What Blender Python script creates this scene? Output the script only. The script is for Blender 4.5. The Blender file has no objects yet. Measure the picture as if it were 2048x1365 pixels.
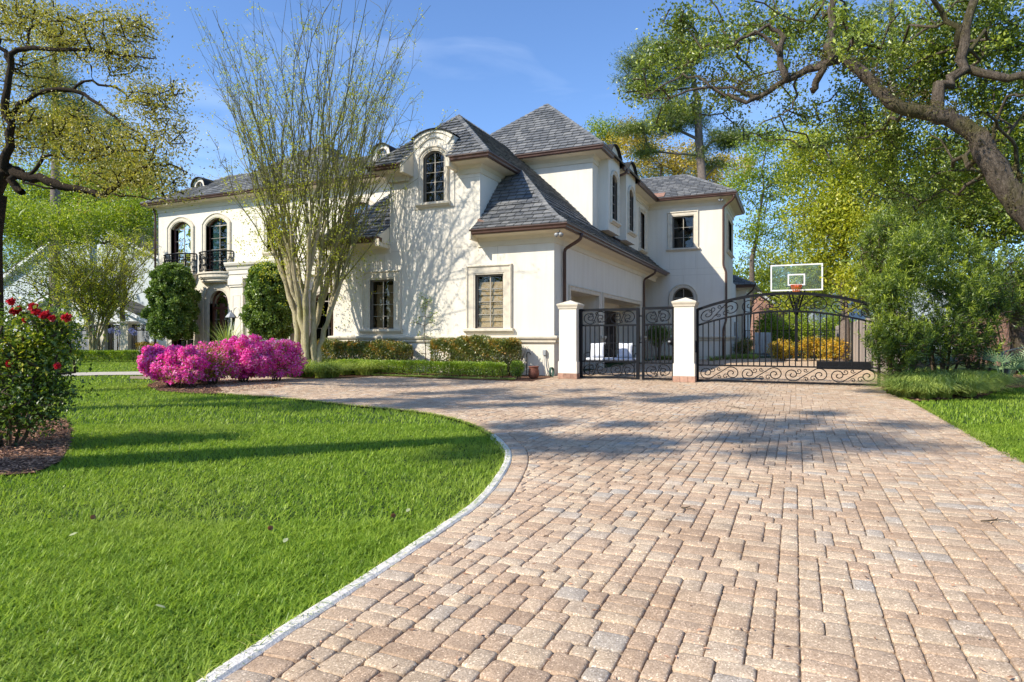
import bpy, bmesh, math, random
import numpy as np
from mathutils import Vector, Matrix
R = math.radians
C = bpy.context.scene.collection
scene = bpy.context.scene

# ------------------------------------------------------------------ camera, sky, sun, exposure
FPX, CX, HY, H = 1260.0, 1024.0, 674.0, 1.15       # focal length (px of a 2048 wide picture), centre, horizon row, eye height
YAW = R(24.2)
cam_data = bpy.data.cameras.new("camera")
cam = bpy.data.objects.new("camera", cam_data); C.objects.link(cam)
cam.location = (0, 0, H); cam.rotation_euler = (R(90), 0, YAW)
cam_data.sensor_width = 36; cam_data.lens = FPX/2048*36
cam_data.shift_y = -8.5/2048
cam_data.clip_start = 0.05; cam_data.clip_end = 2000
scene.camera = cam
SUN_D = Vector((0.47, 0.65, -0.65)).normalized()      # direction the light travels
w = bpy.data.worlds.new("World"); scene.world = w; w.use_nodes = True
nt = w.node_tree; nt.nodes.clear()
wo = nt.nodes.new("ShaderNodeOutputWorld"); bg = nt.nodes.new("ShaderNodeBackground")
sky = nt.nodes.new("ShaderNodeTexSky"); sky.sky_type = 'NISHITA'; sky.sun_disc = False
sky.sun_elevation = math.asin(-SUN_D.z); sky.sun_rotation = math.atan2(-SUN_D.x, -SUN_D.y)
sky.air_density = 1.0; sky.dust_density = 0.3; sky.ozone_density = 4.0
# thin wisps of cirrus, part of the sky itself
tc = nt.nodes.new("ShaderNodeTexCoord"); mp = nt.nodes.new("ShaderNodeMapping"); mp.inputs['Scale'].default_value = (1.2, 2.6, 9.0)
mp.inputs['Rotation'].default_value = (0, R(12), R(35))
no = nt.nodes.new("ShaderNodeTexNoise"); no.inputs['Scale'].default_value = 1.6; no.inputs['Detail'].default_value = 7; no.inputs['Distortion'].default_value = 0.6
cr = nt.nodes.new("ShaderNodeValToRGB"); cr.color_ramp.elements[0].position = 0.53; cr.color_ramp.elements[1].position = 0.82
cr.color_ramp.elements[1].color = (0.20, 0.20, 0.20, 1)
mx = nt.nodes.new("ShaderNodeMix"); mx.data_type = 'RGBA'; mx.inputs[7].default_value = (7.5, 8.2, 9.0, 1)
nt.links.new(tc.outputs['Generated'], mp.inputs[0]); nt.links.new(mp.outputs[0], no.inputs['Vector'])
nt.links.new(no.outputs[0], cr.inputs[0]); nt.links.new(cr.outputs[0], mx.inputs[0])
tn = nt.nodes.new("ShaderNodeMix"); tn.data_type = 'RGBA'; tn.blend_type = 'MULTIPLY'; tn.inputs[0].default_value = 1; tn.inputs[7].default_value = (0.76, 0.86, 1.0, 1)
nt.links.new(sky.outputs[0], tn.inputs[6]); nt.links.new(tn.outputs[2], mx.inputs[6]); nt.links.new(mx.outputs[2], bg.inputs[0])
bg.inputs[1].default_value = 0.15
nt.links.new(bg.outputs[0], wo.inputs[0])
sd = bpy.data.lights.new("sun", 'SUN'); sd.energy = 4.1; sd.angle = R(0.6); sd.color = (1.0, 0.93, 0.80)
sun = bpy.data.objects.new("sun", sd); C.objects.link(sun)
sun.rotation_euler = SUN_D.to_track_quat('-Z', 'Y').to_euler(); sun.location = (-20, -30, 30)
scene.view_settings.view_transform = 'Standard'; scene.view_settings.look = 'None'
scene.view_settings.exposure = 0.68; scene.view_settings.gamma = 1
scene.cycles.max_bounces = 6; scene.cycles.diffuse_bounces = 3; scene.cycles.glossy_bounces = 3
scene.cycles.transmission_bounces = 4; scene.cycles.transparent_max_bounces = 8

# ------------------------------------------------------------------ picture to place
cT, sT = math.cos(YAW), math.sin(YAW)
def at(px, py, D):                                   # point seen at a pixel, D metres in front of the camera
    xr = (px-CX)/FPX*D
    return Vector((xr*cT - D*sT, xr*sT + D*cT, H - (py-HY)/FPX*D))
def gp(px, py, z=0.0):                               # point of the ground seen at a pixel
    p = at(px, py, (H-z)*FPX/(py-HY)); return (p.x, p.y)

# ------------------------------------------------------------------ helpers
def tag(o, label=None, cat=None, group=None, kind=None):
    if label: o['label'] = label
    if cat: o['category'] = cat
    if group: o['group'] = group
    if kind: o['kind'] = kind
    return o
def empty(name, loc, label=None, cat=None, group=None, parent=None):
    o = bpy.data.objects.new(name, None); C.objects.link(o); o.location = loc; o.empty_display_size = .2
    if parent: o.parent = parent; o.location = Vector(loc) - ploc(parent)
    return tag(o, label, cat, group)
def ploc(p):
    v = Vector(p.location)
    while p.parent: p = p.parent; v += Vector(p.location)
    return v

def arr_mesh(name, V, Q, mat, parent=None, rnd=None, smooth=False):
    """numpy verts (N,3) and quads (M,4) to one object"""
    me = bpy.data.meshes.new(name)
    V = np.asarray(V, dtype=np.float32); Q = np.asarray(Q, dtype=np.int32)
    if parent is not None: V = V - np.array(ploc(parent), dtype=np.float32)
    k = Q.shape[1]
    me.vertices.add(len(V)); me.vertices.foreach_set('co', V.ravel())
    me.loops.add(Q.size); me.loops.foreach_set('vertex_index', Q.ravel())
    me.polygons.add(len(Q)); me.polygons.foreach_set('loop_start', np.arange(0, Q.size, k, dtype=np.int32))
    me.polygons.foreach_set('use_smooth', np.full(len(Q), smooth))
    if rnd is not None:
        a = me.attributes.new('rnd', 'FLOAT', 'FACE'); a.data.foreach_set('value', np.asarray(rnd, dtype=np.float32))
    me.update(calc_edges=True)
    me.materials.append(mat)
    o = bpy.data.objects.new(name, me); C.objects.link(o)
    if parent is not None: o.parent = parent
    return o

class MB:
    """collects shapes and links them as one mesh"""
    def __init__(s): s.v = []; s.f = []; s.r = []; s.sm = []
    def add(s, vs, fs, rnd=0.5, smooth=False):
        b = len(s.v); s.v += [tuple(p) for p in vs]
        for f in fs: s.f.append([i+b for i in f]); s.r.append(rnd); s.sm.append(smooth)
        return s
    def box(s, x0, x1, y0, y1, z0, z1, rnd=.5):
        return s.hexa([(x0,y0,z0),(x1,y0,z0),(x1,y1,z0),(x0,y1,z0),(x0,y0,z1),(x1,y0,z1),(x1,y1,z1),(x0,y1,z1)], rnd)
    def hexa(s, P, rnd=.5):
        return s.add(P, [(3,2,1,0),(4,5,6,7),(0,1,5,4),(1,2,6,5),(2,3,7,6),(3,0,4,7)], rnd)
    def fbox(s, F, u0, u1, o0, o1, z0, z1, rnd=.5):   # box in a wall frame
        return s.hexa([F(u0,o1,z0),F(u1,o1,z0),F(u1,o0,z0),F(u0,o0,z0),F(u0,o1,z1),F(u1,o1,z1),F(u1,o0,z1),F(u0,o0,z1)], rnd)
    def tube(s, pts, rad, n=8, caps=True, rnd=.5, smooth=True, closed=False, wob=0, rng=None):
        P = [Vector(p) for p in pts]; m = len(P)
        if not hasattr(rad, '__len__'): rad = [rad]*m
        t0 = (P[1]-P[0]).normalized()
        a = t0.orthogonal().normalized(); vs = []; fs = []
        for i in range(m):
            if closed: t = (P[(i+1) % m]-P[i-1])
            else: t = (P[min(i+1, m-1)]-P[max(i-1, 0)])
            if t.length < 1e-9: t = t0
            t = t.normalized()
            a = (a - t*a.dot(t)); a = a.normalized() if a.length > 1e-6 else t.orthogonal().normalized()
            b = t.cross(a)
            for k in range(n):
                an = 2*math.pi*k/n + (math.pi/4 if n == 4 else 0)
                rr = rad[i]*(1+(rng.uniform(-wob, wob) if wob else 0))*(1.414 if n == 4 else 1)
                vs.append(P[i]+(a*math.cos(an)+b*math.sin(an))*rr)
        L = m if closed else m-1
        for i in range(L):
            j = (i+1) % m
            for k in range(n):
                fs.append((i*n+k, i*n+(k+1) % n, j*n+(k+1) % n, j*n+k))
        if caps and not closed: fs.append(tuple(range(n))[::-1]); fs.append(tuple((m-1)*n+k for k in range(n)))
        return s.add(vs, fs, rnd, smooth and n > 4)
    def lathe(s, prof, c, n=20, rnd=.5, smooth=True):  # prof: (r, z)
        vs = []; fs = []
        for r, z in prof:
            for k in range(n):
                an = 2*math.pi*k/n; vs.append((c[0]+r*math.cos(an), c[1]+r*math.sin(an), c[2]+z))
        for i in range(len(prof)-1):
            for k in range(n): fs.append((i*n+k, i*n+(k+1) % n, (i+1)*n+(k+1) % n, (i+1)*n+k))
        fs.append(tuple(range(n))[::-1]); fs.append(tuple((len(prof)-1)*n+k for k in range(n)))
        return s.add(vs, fs, rnd, smooth)
    def sweep(s, pts, prof, rnd=.5, closed=False):     # horizontal polyline pts (x,y,z); prof: (outward to the right of travel, up)
        P = [Vector(p) for p in pts]; m = len(P); k = len(prof); vs = []; fs = []
        for i in range(m):
            d0 = (P[i]-P[i-1]) if (i > 0 or closed) else None
            d1 = (P[(i+1) % m]-P[i]) if (i < m-1 or closed) else None
            if d0 is None: d0 = d1
            if d1 is None: d1 = d0
            d0 = Vector((d0.x, d0.y, 0)).normalized(); d1 = Vector((d1.x, d1.y, 0)).normalized()
            n0 = Vector((d0.y, -d0.x, 0)); n1 = Vector((d1.y, -d1.x, 0)); nn = (n0+n1); nn = nn/max(nn.dot(n0), .2)
            for (o, u) in prof: vs.append(P[i]+nn*o+Vector((0, 0, u)))
        for i in range(m if closed else m-1):
            j = (i+1) % m
            for a in range(k):
                b = (a+1) % k; fs.append((i*k+a, j*k+a, j*k+b, i*k+b))
        if not closed: fs.append(tuple(range(k))); fs.append(tuple((m-1)*k+a for a in range(k))[::-1])
        return s.add(vs, fs, rnd)
    def build(s, name, mat, parent=None, bevel=0, recalc=True):
        me = bpy.data.meshes.new(name)
        off = ploc(parent) if parent else Vector((0, 0, 0))
        me.from_pydata([(a-off.x, b-off.y, c-off.z) for a, b, c in s.v], [], s.f)
        me.polygons.foreach_set('use_smooth', s.sm)
        a = me.attributes.new('rnd', 'FLOAT', 'FACE'); a.data.foreach_set('value', s.r)
        if recalc:
            bm = bmesh.new(); bm.from_mesh(me); bmesh.ops.recalc_face_normals(bm, faces=bm.faces); bm.to_mesh(me); bm.free()
        me.update(); me.materials.append(mat)
        o = bpy.data.objects.new(name, me); C.objects.link(o)
        if parent: o.parent = parent
        if bevel:
            md = o.modifiers.new('bevel', 'BEVEL'); md.width = bevel; md.segments = 2; md.limit_method = 'ANGLE'; md.angle_limit = R(40)
        return o

# ------------------------------------------------------------------ materials
def mat_new(name):
    m = bpy.data.materials.new(name); m.use_nodes = True; n = m.node_tree.nodes; n.clear()
    out = n.new("ShaderNodeOutputMaterial"); return m, m.node_tree, out
def N(t, kind, **kw):
    n = t.nodes.new("ShaderNode"+kind)
    for k, v in kw.items():
        if k.startswith('i_'): n.inputs[k[2:].replace('_', ' ')].default_value = v
        else: setattr(n, k, v)
    return n
def ramp(t, src, stops):
    r = t.nodes.new("ShaderNodeValToRGB"); e = r.color_ramp.elements
    e[0].position = stops[0][0]; e[0].color = (*stops[0][1], 1); e[1].position = stops[-1][0]; e[1].color = (*stops[-1][1], 1)
    for p, c in stops[1:-1]: x = e.new(p); x.color = (*c, 1)
    t.links.new(src, r.inputs[0]); return r.outputs[0]
def mixc(t, a, b, fac, mode='MIX'):
    m = t.nodes.new("ShaderNodeMix"); m.data_type = 'RGBA'; m.blend_type = mode
    for s, v in ((0, fac), (6, a), (7, b)):
        if hasattr(v, 'is_output'): t.links.new(v, m.inputs[s])
        else: m.inputs[s].default_value = v if s == 0 else (*v, 1)
    return m.outputs[2]
def noise(t, scale, detail=4, rough=.55, vec=None, dist=0):
    n = N(t, 'TexNoise'); n.inputs['Scale'].default_value = scale; n.inputs['Detail'].default_value = detail
    n.inputs['Roughness'].default_value = rough; n.inputs['Distortion'].default_value = dist
    if vec is None:
        g = N(t, 'NewGeometry'); vec = g.outputs['Position']
    t.links.new(vec, n.inputs['Vector']); return n.outputs[0]
def bump(t, h, strength=.3, dist=.01):
    b = N(t, 'Bump'); b.inputs['Strength'].default_value = strength; b.inputs['Distance'].default_value = dist
    t.links.new(h, b.inputs['Height']); return b.outputs[0]
def stretch(t, sc):
    g = N(t, 'NewGeometry'); m = N(t, 'Mapping'); m.inputs['Scale'].default_value = sc
    t.links.new(g.outputs['Position'], m.inputs[0]); return m.outputs[0]
def attr(t, name='rnd'):
    a = N(t, 'Attribute'); a.attribute_name = name; return a.outputs['Fac']

def surf(name, col, rough=.8, var=.12, nscale=3, bscale=80, bstr=.15, bdist=.004, metal=0, spec=.3, rndvar=0):
    m, t, out = mat_new(name)
    p = N(t, 'BsdfPrincipled'); p.inputs['Roughness'].default_value = rough; p.inputs['Metallic'].default_value = metal
    p.inputs['Specular IOR Level'].default_value = spec
    c2 = tuple(max(0, x*(1-var*2)) for x in col); c3 = tuple(min(1, x*(1+var)) for x in col)
    c = ramp(t, noise(t, nscale, 6, .6), [(.25, c2), (.5, col), (.75, c3)])
    if rndvar:
        c = mixc(t, c, ramp(t, attr(t), [(0, (1-rndvar,)*3), (1, (1+rndvar*.6,)*3)]), 1.0, 'MULTIPLY')
    t.links.new(c, p.inputs['Base Color'])
    if bstr: t.links.new(bump(t, noise(t, bscale, 5, .6), bstr, bdist), p.inputs['Normal'])
    t.links.new(p.outputs[0], out.inputs[0]); return m

def leafmat(name, stops, trans=.35, gloss=.08, big=None, rough=.45, gain=(1.55, 1.5, 1.1)):
    """leaf colour from the per-leaf value"""
    m, t, out = mat_new(name)
    stops = [(p_, tuple(min(.95, v*k_) for v, k_ in zip(c_, gain))) for p_, c_ in stops]
    c = ramp(t, attr(t), stops)
    if big: c = mixc(t, c, big[0], ramp(t, noise(t, big[1], 2), [(.45, (0, 0, 0)), (.65, (big[2],)*3)]))
    d = N(t, 'BsdfDiffuse'); tr = N(t, 'BsdfTranslucent'); g = N(t, 'BsdfGlossy'); g.inputs['Roughness'].default_value = rough
    t.links.new(c, d.inputs[0])
    t.links.new(mixc(t, c, (1.5, 1.6, .6), .5, 'MULTIPLY'), tr.inputs[0])
    m1 = N(t, 'MixShader'); m1.inputs[0].default_value = trans
    t.links.new(d.outputs[0], m1.inputs[1]); t.links.new(tr.outputs[0], m1.inputs[2])
    m2 = N(t, 'MixShader'); m2.inputs[0].default_value = gloss
    t.links.new(m1.outputs[0], m2.inputs[1]); t.links.new(g.outputs[0], m2.inputs[2])
    t.links.new(m2.outputs[0], out.inputs[0]); return m

M = {}
# pale cream stucco: fine sand texture, faint weather streaks
def stucco(name, col):
    m, t, out = mat_new(name); p = N(t, 'BsdfPrincipled'); p.inputs['Roughness'].default_value = .9; p.inputs['Specular IOR Level'].default_value = .2
    c = ramp(t, noise(t, .9, 6, .6), [(.3, tuple(x*.93 for x in col)), (.7, col)])
    st = ramp(t, noise(t, 2.2, 5, .6, stretch(t, (1.6, 1.6, .12))), [(.33, (.93, .915, .885)), (.55, (1, 1, 1))])
    c = mixc(t, c, st, .8, 'MULTIPLY'); t.links.new(c, p.inputs['Base Color'])
    t.links.new(bump(t, noise(t, 140, 4, .7), .25, .003), p.inputs['Normal'])
    t.links.new(p.outputs[0], out.inputs[0]); return m
M['stucco'] = stucco('cream_stucco', (.80, .74, .63))
M['joint'] = surf('stucco_joint', (.55, .50, .41), .9, .05, 3, 60, .1)
M['stone'] = surf('cast_stone', (.66, .59, .47), .85, .10, 5, 60, .3, .004)
M['soffit'] = surf('painted_soffit', (.72, .64, .49), .7, .04, 2, 60, .05)
M['gutter'] = surf('brown_gutter', (.085, .042, .030), .42, .2, 3, 40, .05, spec=.5)
M['copper'] = surf('copper_flashing', (.30, .17, .12), .6, .2, 6, 30, .1)
M['iron'] = surf('black_iron', (.010, .011, .014), .55, .2, 9, 120, .15, .001, spec=.12)
M['frame'] = surf('bronze_window_frame', (.20, .17, .135), .5, .1, 6, 60, .05)
M['muntin'] = surf('pale_muntin', (.42, .38, .31), .5, .1, 6, 60, .05)
M['wood'] = surf('red_brown_wood', (.13, .045, .028), .4, .25, 7, 40, .2, spec=.5)
M['darkwood'] = surf('dark_stained_wood', (.050, .032, .025), .5, .35, 6, 40, .3)
M['dark'] = surf('interior_shade', (.010, .010, .010), .9, .1, 3, 3, 0)  # near-black colour stands for the shade inside unlit rooms
M['curtain'] = surf('green_curtain', (.30, .52, .42), .8, .15, 6, 30, .2)
M['siding'] = surf('painted_siding', (.50, .55, .57), .8, .05, 3, 30, .05)
M['whitebrick'] = surf('white_brick', (.62, .64, .66), .8, .06, 3, 30, .2)
M['white'] = surf('white_paint', (.78, .78, .78), .5, .03, 3, 30, .05)
M['metalgrey'] = surf('grey_metal', (.33, .34, .35), .45, .08, 3, 30, .05, metal=.2)
M['cushion'] = surf('white_cushion', (.72, .74, .80), .9, .05, 9, 80, .2)
M['orange'] = surf('orange_rim', (.60, .12, .04), .4, .1, 3, 30, 0)
M['clay'] = surf('terracotta', (.20, .075, .048), .7, .25, 12, 60, .2)
M['mulch'] = surf('pine_mulch', (.17, .085, .05), .95, .35, 30, 60, 1.0, .04)
M['mulchbit'] = surf('mulch_chip', (.44, .26, .17), .9, .3, 20, 60, .2, rndvar=.7)
M['brickpink'] = surf('pink_paver', (.42, .25, .18), .9, .2, 12, 90, .5, .004, rndvar=.25)
M['concrete'] = surf('curb_concrete', (.76, .70, .62), .9, .14, 26, 90, .9, .008)
M['path'] = surf('path_concrete', (.48, .43, .37), .9, .1, 6, 110, .3, .004)
M['green'] = surf('dark_green_pad', (.05, .10, .08), .8, .2, 3, 30, .1)
M['petal_red'] = leafmat('rose_petal', [(0, (.45, .006, .015)), (1, (.75, .03, .06))], .25, .05, gain=(1, 1, 1))
M['blue'] = leafmat('blue_petal', [(0, (.20, .22, .60)), (1, (.50, .52, .85))], .3, .03, gain=(1, 1, 1))
M['azalea'] = leafmat('azalea_petal', [(0, (.78, .03, .42)), (.35, (.90, .07, .56)), (.7, (.94, .22, .67)), (1, (.97, .60, .83))], .35, .03, gain=(1, 1, 1))
M['glass_far'] = surf('window_glass', (.02, .025, .028), .04, .1, .5, 3, .0, spec=.9)

def bark(name, a, b, sc=6, str_=.8, moss=None):
    m, t, out = mat_new(name); p = N(t, 'BsdfPrincipled'); p.inputs['Roughness'].default_value = .9; p.inputs['Specular IOR Level'].default_value = .15
    v = stretch(t, (1, 1, .35)); n = noise(t, sc*7, 8, .75, v, 1.2)
    c = ramp(t, n, [(.3, a), (.65, b)])
    if moss: c = mixc(t, c, moss, ramp(t, noise(t, sc*.6, 5, .6), [(.5, (0, 0, 0)), (.62, (.7, .7, .7))]))
    t.links.new(c, p.inputs['Base Color']); t.links.new(bump(t, n, str_, .09), p.inputs['Normal'])
    t.links.new(p.outputs[0], out.inputs[0]); return m
M['oakbark'] = bark('oak_bark', (.028, .021, .015), (.27, .215, .165), 3.2, 1.0, (.12, .11, .035))
M['darkbark'] = bark('dark_oak_bark', (.018, .013, .009), (.085, .062, .042), 6, .9)
M['pinebark'] = bark('pine_bark', (.10, .075, .06), (.27, .22, .19), 4, .6)
M['crepebark'] = bark('smooth_crepe_bark', (.27, .22, .12), (.52, .46, .30), 2.2, .35, (.27, .26, .09))
M['crepetwig'] = bark('crepe_twig', (.14, .13, .05), (.26, .24, .10), 3, .2)
M['stem'] = bark('woody_stem', (.06, .045, .03), (.16, .12, .08), 9, .4)

# slate
m, t, out = mat_new('grey_slate'); p = N(t, 'BsdfPrincipled'); p.inputs['Roughness'].default_value = .62
c = ramp(t, attr(t), [(0, (.095, .10, .105)), (.5, (.15, .153, .155)), (1, (.225, .225, .22))])
c = mixc(t, c, ramp(t, noise(t, 7, 6, .7), [(.3, (.75, .76, .78)), (.7, (1.15, 1.12, 1.08))]), 1.0, 'MULTIPLY')
t.links.new(c, p.inputs['Base Color']); t.links.new(bump(t, noise(t, 30, 5, .6), .35, .01), p.inputs['Normal'])
t.links.new(p.outputs[0], out.inputs[0]); M['slate'] = m
M['slatebase'] = surf('roof_felt', (.03, .03, .03), .9, .1, 3, 30, 0)

# tumbled concrete paver, exposed aggregate
m, t, out = mat_new('tumbled_paver'); p = N(t, 'BsdfPrincipled'); p.inputs['Roughness'].default_value = .88; p.inputs['Specular IOR Level'].default_value = .25
c = ramp(t, attr(t), [(0, (.465, .335, .23)), (.35, (.525, .395, .28)), (.62, (.57, .45, .32)), (.80, (.54, .435, .325)), (.90, (.48, .41, .33)), (1, (.47, .42, .355))])
c = mixc(t, c, ramp(t, noise(t, 9, 4, .6), [(.3, (.80, .78, .78)), (.7, (1.16, 1.13, 1.1))]), 1.0, 'MULTIPLY')
vo = N(t, 'TexVoronoi'); vo.inputs['Scale'].default_value = 190; g = N(t, 'NewGeometry'); t.links.new(g.outputs['Position'], vo.inputs['Vector'])
sp = ramp(t, vo.outputs['Color'], [(.15, (.62, .58, .55)), (.5, (.98, .98, .98)), (.80, (1.08, 1.08, 1.08)), (.86, (1.85, 1.9, 1.95))])
c = mixc(t, c, sp, .85, 'MULTIPLY')
st = ramp(t, noise(t, .8, 4, .6), [(.35, (.86, .84, .81)), (.6, (1.03, 1.03, 1.03))]); c = mixc(t, c, st, 1.0, 'MULTIPLY')
t.links.new(c, p.inputs['Base Color'])
mm = N(t, 'Math', operation='ADD'); t.links.new(noise(t, 160, 3, .6), mm.inputs[0]); t.links.new(noise(t, 28, 4, .6), mm.inputs[1])
t.links.new(bump(t, mm.outputs[0], .55, .006), p.inputs['Normal']); t.links.new(p.outputs[0], out.inputs[0]); M['paver'] = m
M['sand'] = surf('joint_sand', (.27, .205, .14), .95, .25, 40, 120, .5, .004)

# window glass: clear with a mirror-like sheen
m, t, out = mat_new('window_pane'); gl = N(t, 'BsdfGlossy'); gl.inputs['Roughness'].default_value = .02; tr = N(t, 'BsdfTransparent'); tr.inputs[0].default_value = (.80, .84, .82, 1)
fr = N(t, 'Fresnel'); fr.inputs[0].default_value = 1.5; ad = N(t, 'Math', operation='ADD'); ad.inputs[1].default_value = .025; t.links.new(fr.outputs[0], ad.inputs[0])
g2 = bump(t, noise(t, 1.3, 2), .12, .02); t.links.new(g2, gl.inputs['Normal'])
ms = N(t, 'MixShader'); t.links.new(ad.outputs[0], ms.inputs[0]); t.links.new(tr.outputs[0], ms.inputs[1]); t.links.new(gl.outputs[0], ms.inputs[2])
t.links.new(ms.outputs[0], out.inputs[0]); M['pane'] = m
m, t, out = mat_new('clear_backboard'); gl = N(t, 'BsdfGlossy'); gl.inputs['Roughness'].default_value = .05; tr = N(t, 'BsdfTransparent'); tr.inputs[0].default_value = (.88, .96, .93, 1)
df = N(t, 'BsdfDiffuse'); df.inputs[0].default_value = (.5, .6, .58, 1)
ms = N(t, 'MixShader'); ms.inputs[0].default_value = .12; t.links.new(tr.outputs[0], ms.inputs[1]); t.links.new(gl.outputs[0], ms.inputs[2])
m3 = N(t, 'MixShader'); m3.inputs[0].default_value = .05; t.links.new(ms.outputs[0], m3.inputs[1]); t.links.new(df.outputs[0], m3.inputs[2])
t.links.new(m3.outputs[0], out.inputs[0]); M['board'] = m
# woven blind
m, t, out = mat_new('woven_blind'); p = N(t, 'BsdfPrincipled'); p.inputs['Roughness'].default_value = .8
c = ramp(t, noise(t, 40, 3, .6, stretch(t, (.15, .15, 3))), [(.3, (.24, .14, .06)), (.7, (.62, .42, .22))])
t.links.new(c, p.inputs['Base Color']); t.links.new(p.outputs[0], out.inputs[0]); M['blind'] = m
# red brick for the neighbour
m, t, out = mat_new('red_brick'); p = N(t, 'BsdfPrincipled'); p.inputs['Roughness'].default_value = .85
b = N(t, 'TexBrick'); b.inputs['Color1'].default_value = (.30, .12, .08, 1); b.inputs['Color2'].default_value = (.42, .20, .14, 1); b.inputs['Mortar'].default_value = (.45, .40, .35, 1)
b.inputs['Scale'].default_value = 4.2; b.inputs['Mortar Size'].default_value = .02; g = N(t, 'NewGeometry'); cx = N(t, 'SeparateXYZ'); cy = N(t, 'CombineXYZ')
ad = N(t, 'Math', operation='ADD'); t.links.new(g.outputs['Position'], cx.inputs[0]); t.links.new(cx.outputs[0], ad.inputs[0]); t.links.new(cx.outputs[1], ad.inputs[1])
t.links.new(ad.outputs[0], cy.inputs[0]); t.links.new(cx.outputs[2], cy.inputs[1]); t.links.new(cy.outputs[0], b.inputs[0])
t.links.new(b.outputs[0], p.inputs['Base Color']); t.links.new(p.outputs[0], out.inputs[0]); M['brick'] = m
m, t, out = mat_new('weathered_board_fence'); p = N(t, 'BsdfPrincipled'); p.inputs['Roughness'].default_value = .9
c = ramp(t, noise(t, 6, 5, .6, stretch(t, (1, 1, .1))), [(.3, (.26, .22, .19)), (.7, (.50, .44, .39))])
c = mixc(t, c, ramp(t, attr(t), [(0, (.7, .7, .7)), (1, (1.15, 1.1, 1.1))]), 1.0, 'MULTIPLY')
t.links.new(c, p.inputs['Base Color']); t.links.new(p.outputs[0], out.inputs[0]); M['fencewood'] = m
# leaves: (value per leaf -> colour)
M['oakleaf'] = leafmat('live_oak_leaf', [(0, (.045, .070, .010)), (.5, (.12, .17, .018)), (1, (.30, .34, .035))])
M['springoak'] = leafmat('spring_oak_tassel', [(0, (.11, .11, .02)), (.5, (.27, .25, .05)), (1, (.42, .38, .09))], .4)
M['brightleaf'] = leafmat('bright_green_leaf', [(0, (.065, .105, .010)), (.5, (.17, .235, .018)), (1, (.34, .38, .035))], .45, .05)
M['yellowleaf'] = leafmat('yellow_green_leaf', [(0, (.09, .12, .012)), (.5, (.24, .28, .022)), (1, (.46, .42, .04))], .45, .05)
M['goldleaf'] = leafmat('golden_leaf', [(0, (.16, .13, .02)), (.5, (.36, .28, .05)), (1, (.55, .42, .09))], .4, .04)
M['pine'] = leafmat('pine_needle', [(0, (.035, .06, .014)), (.5, (.09, .13, .022)), (1, (.19, .22, .035))], .25, .06)
M['darkleaf'] = leafmat('glossy_dark_leaf', [(0, (.035, .065, .012)), (.5, (.085, .145, .025)), (1, (.24, .32, .07))], .28, .06, rough=.4)
M['podoleaf'] = leafmat('podocarpus_leaf', [(0, (.014, .032, .010)), (.42, (.050, .090, .016)), (.75, (.19, .25, .030)), (1, (.36, .42, .05))], .35, .05)
M['crepeleaf'] = leafmat('young_crepe_leaf', [(0, (.14, .17, .02)), (.5, (.30, .33, .03)), (1, (.50, .47, .05))], .45, .05)
M['photinia'] = leafmat('red_tip_hedge_leaf', [(0, (.025, .045, .010)), (.45, (.08, .115, .018)), (.72, (.18, .17, .028)), (.87, (.36, .20, .04)), (1, (.42, .15, .035))], .25, .12)
M['yellowhedge'] = leafmat('yellow_hedge_leaf', [(0, (.06, .09, .015)), (.5, (.34, .26, .02)), (1, (.62, .34, .03))], .3, .08)
M['boxwood'] = leafmat('boxwood_leaf', [(0, (.045, .085, .010)), (.5, (.15, .235, .018)), (1, (.32, .40, .03))], .35, .08)
M['azleaf'] = leafmat('azalea_leaf', [(0, (.07, .10, .012)), (.5, (.22, .22, .02)), (1, (.42, .36, .04))], .35, .06)
M['roseleaf'] = leafmat('rose_leaf', [(0, (.025, .055, .012)), (.5, (.07, .12, .018)), (.75, (.22, .27, .03)), (1, (.46, .40, .06))], .38, .06)
M['liriope'] = leafmat('liriope_blade', [(0, (.05, .09, .02)), (.45, (.17, .24, .05)), (1, (.46, .52, .18))], .3, .10)
M['palmleaf'] = leafmat('palmetto_frond', [(0, (.07, .13, .07)), (1, (.24, .33, .20))], .2, .06)
M['grass'] = leafmat('lawn_blade', [(0, (.045, .085, .014)), (.5, (.145, .235, .032)), (.88, (.28, .37, .06)), (1, (.50, .46, .20))], .42, .02, big=((.36, .44, .08), .6, .45))
M['soil'] = surf('lawn_soil', (.030, .060, .010), .95, .3, 6, 40, .4)
M['farground'] = surf('ground_green', (.045, .075, .018), .95, .3, .3, 40, .4)
# ------------------------------------------------------------------ architecture helpers
def Ff(Y): return lambda u, o, z: (u, Y-o, z)        # wall that faces the camera
def Fe(X): return lambda u, o, z: (X+o, u, z)        # wall that faces east
def loop(u0, u1, z0, z1, h=0, d=0, n=14, base=True, point=0):
    """outline of an opening offset by d; h = rise of its arched head"""
    w = (u1-u0); um = (u0+u1)/2; L = [(u0-d, z0-(d if base else 0))]
    if h <= 0: L += [(u0-d, z1+d), (u1+d, z1+d)]
    else:
        Rr = (w*w/4+h*h)/(2*h); zc = z1-Rr; x = min((w/2+d)/(Rr+d), 1); a = math.acos(x) if x < 1 else 0
        for i in range(n+1):
            an = math.pi-a-(math.pi-2*a)*i/n
            L.append((um+(Rr+d)*math.cos(an), zc+(Rr+d)*math.sin(an)+point*(1-abs(math.cos(an)))**2))
    L.append((u1+d, z0-(d if base else 0))); return L
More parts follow.
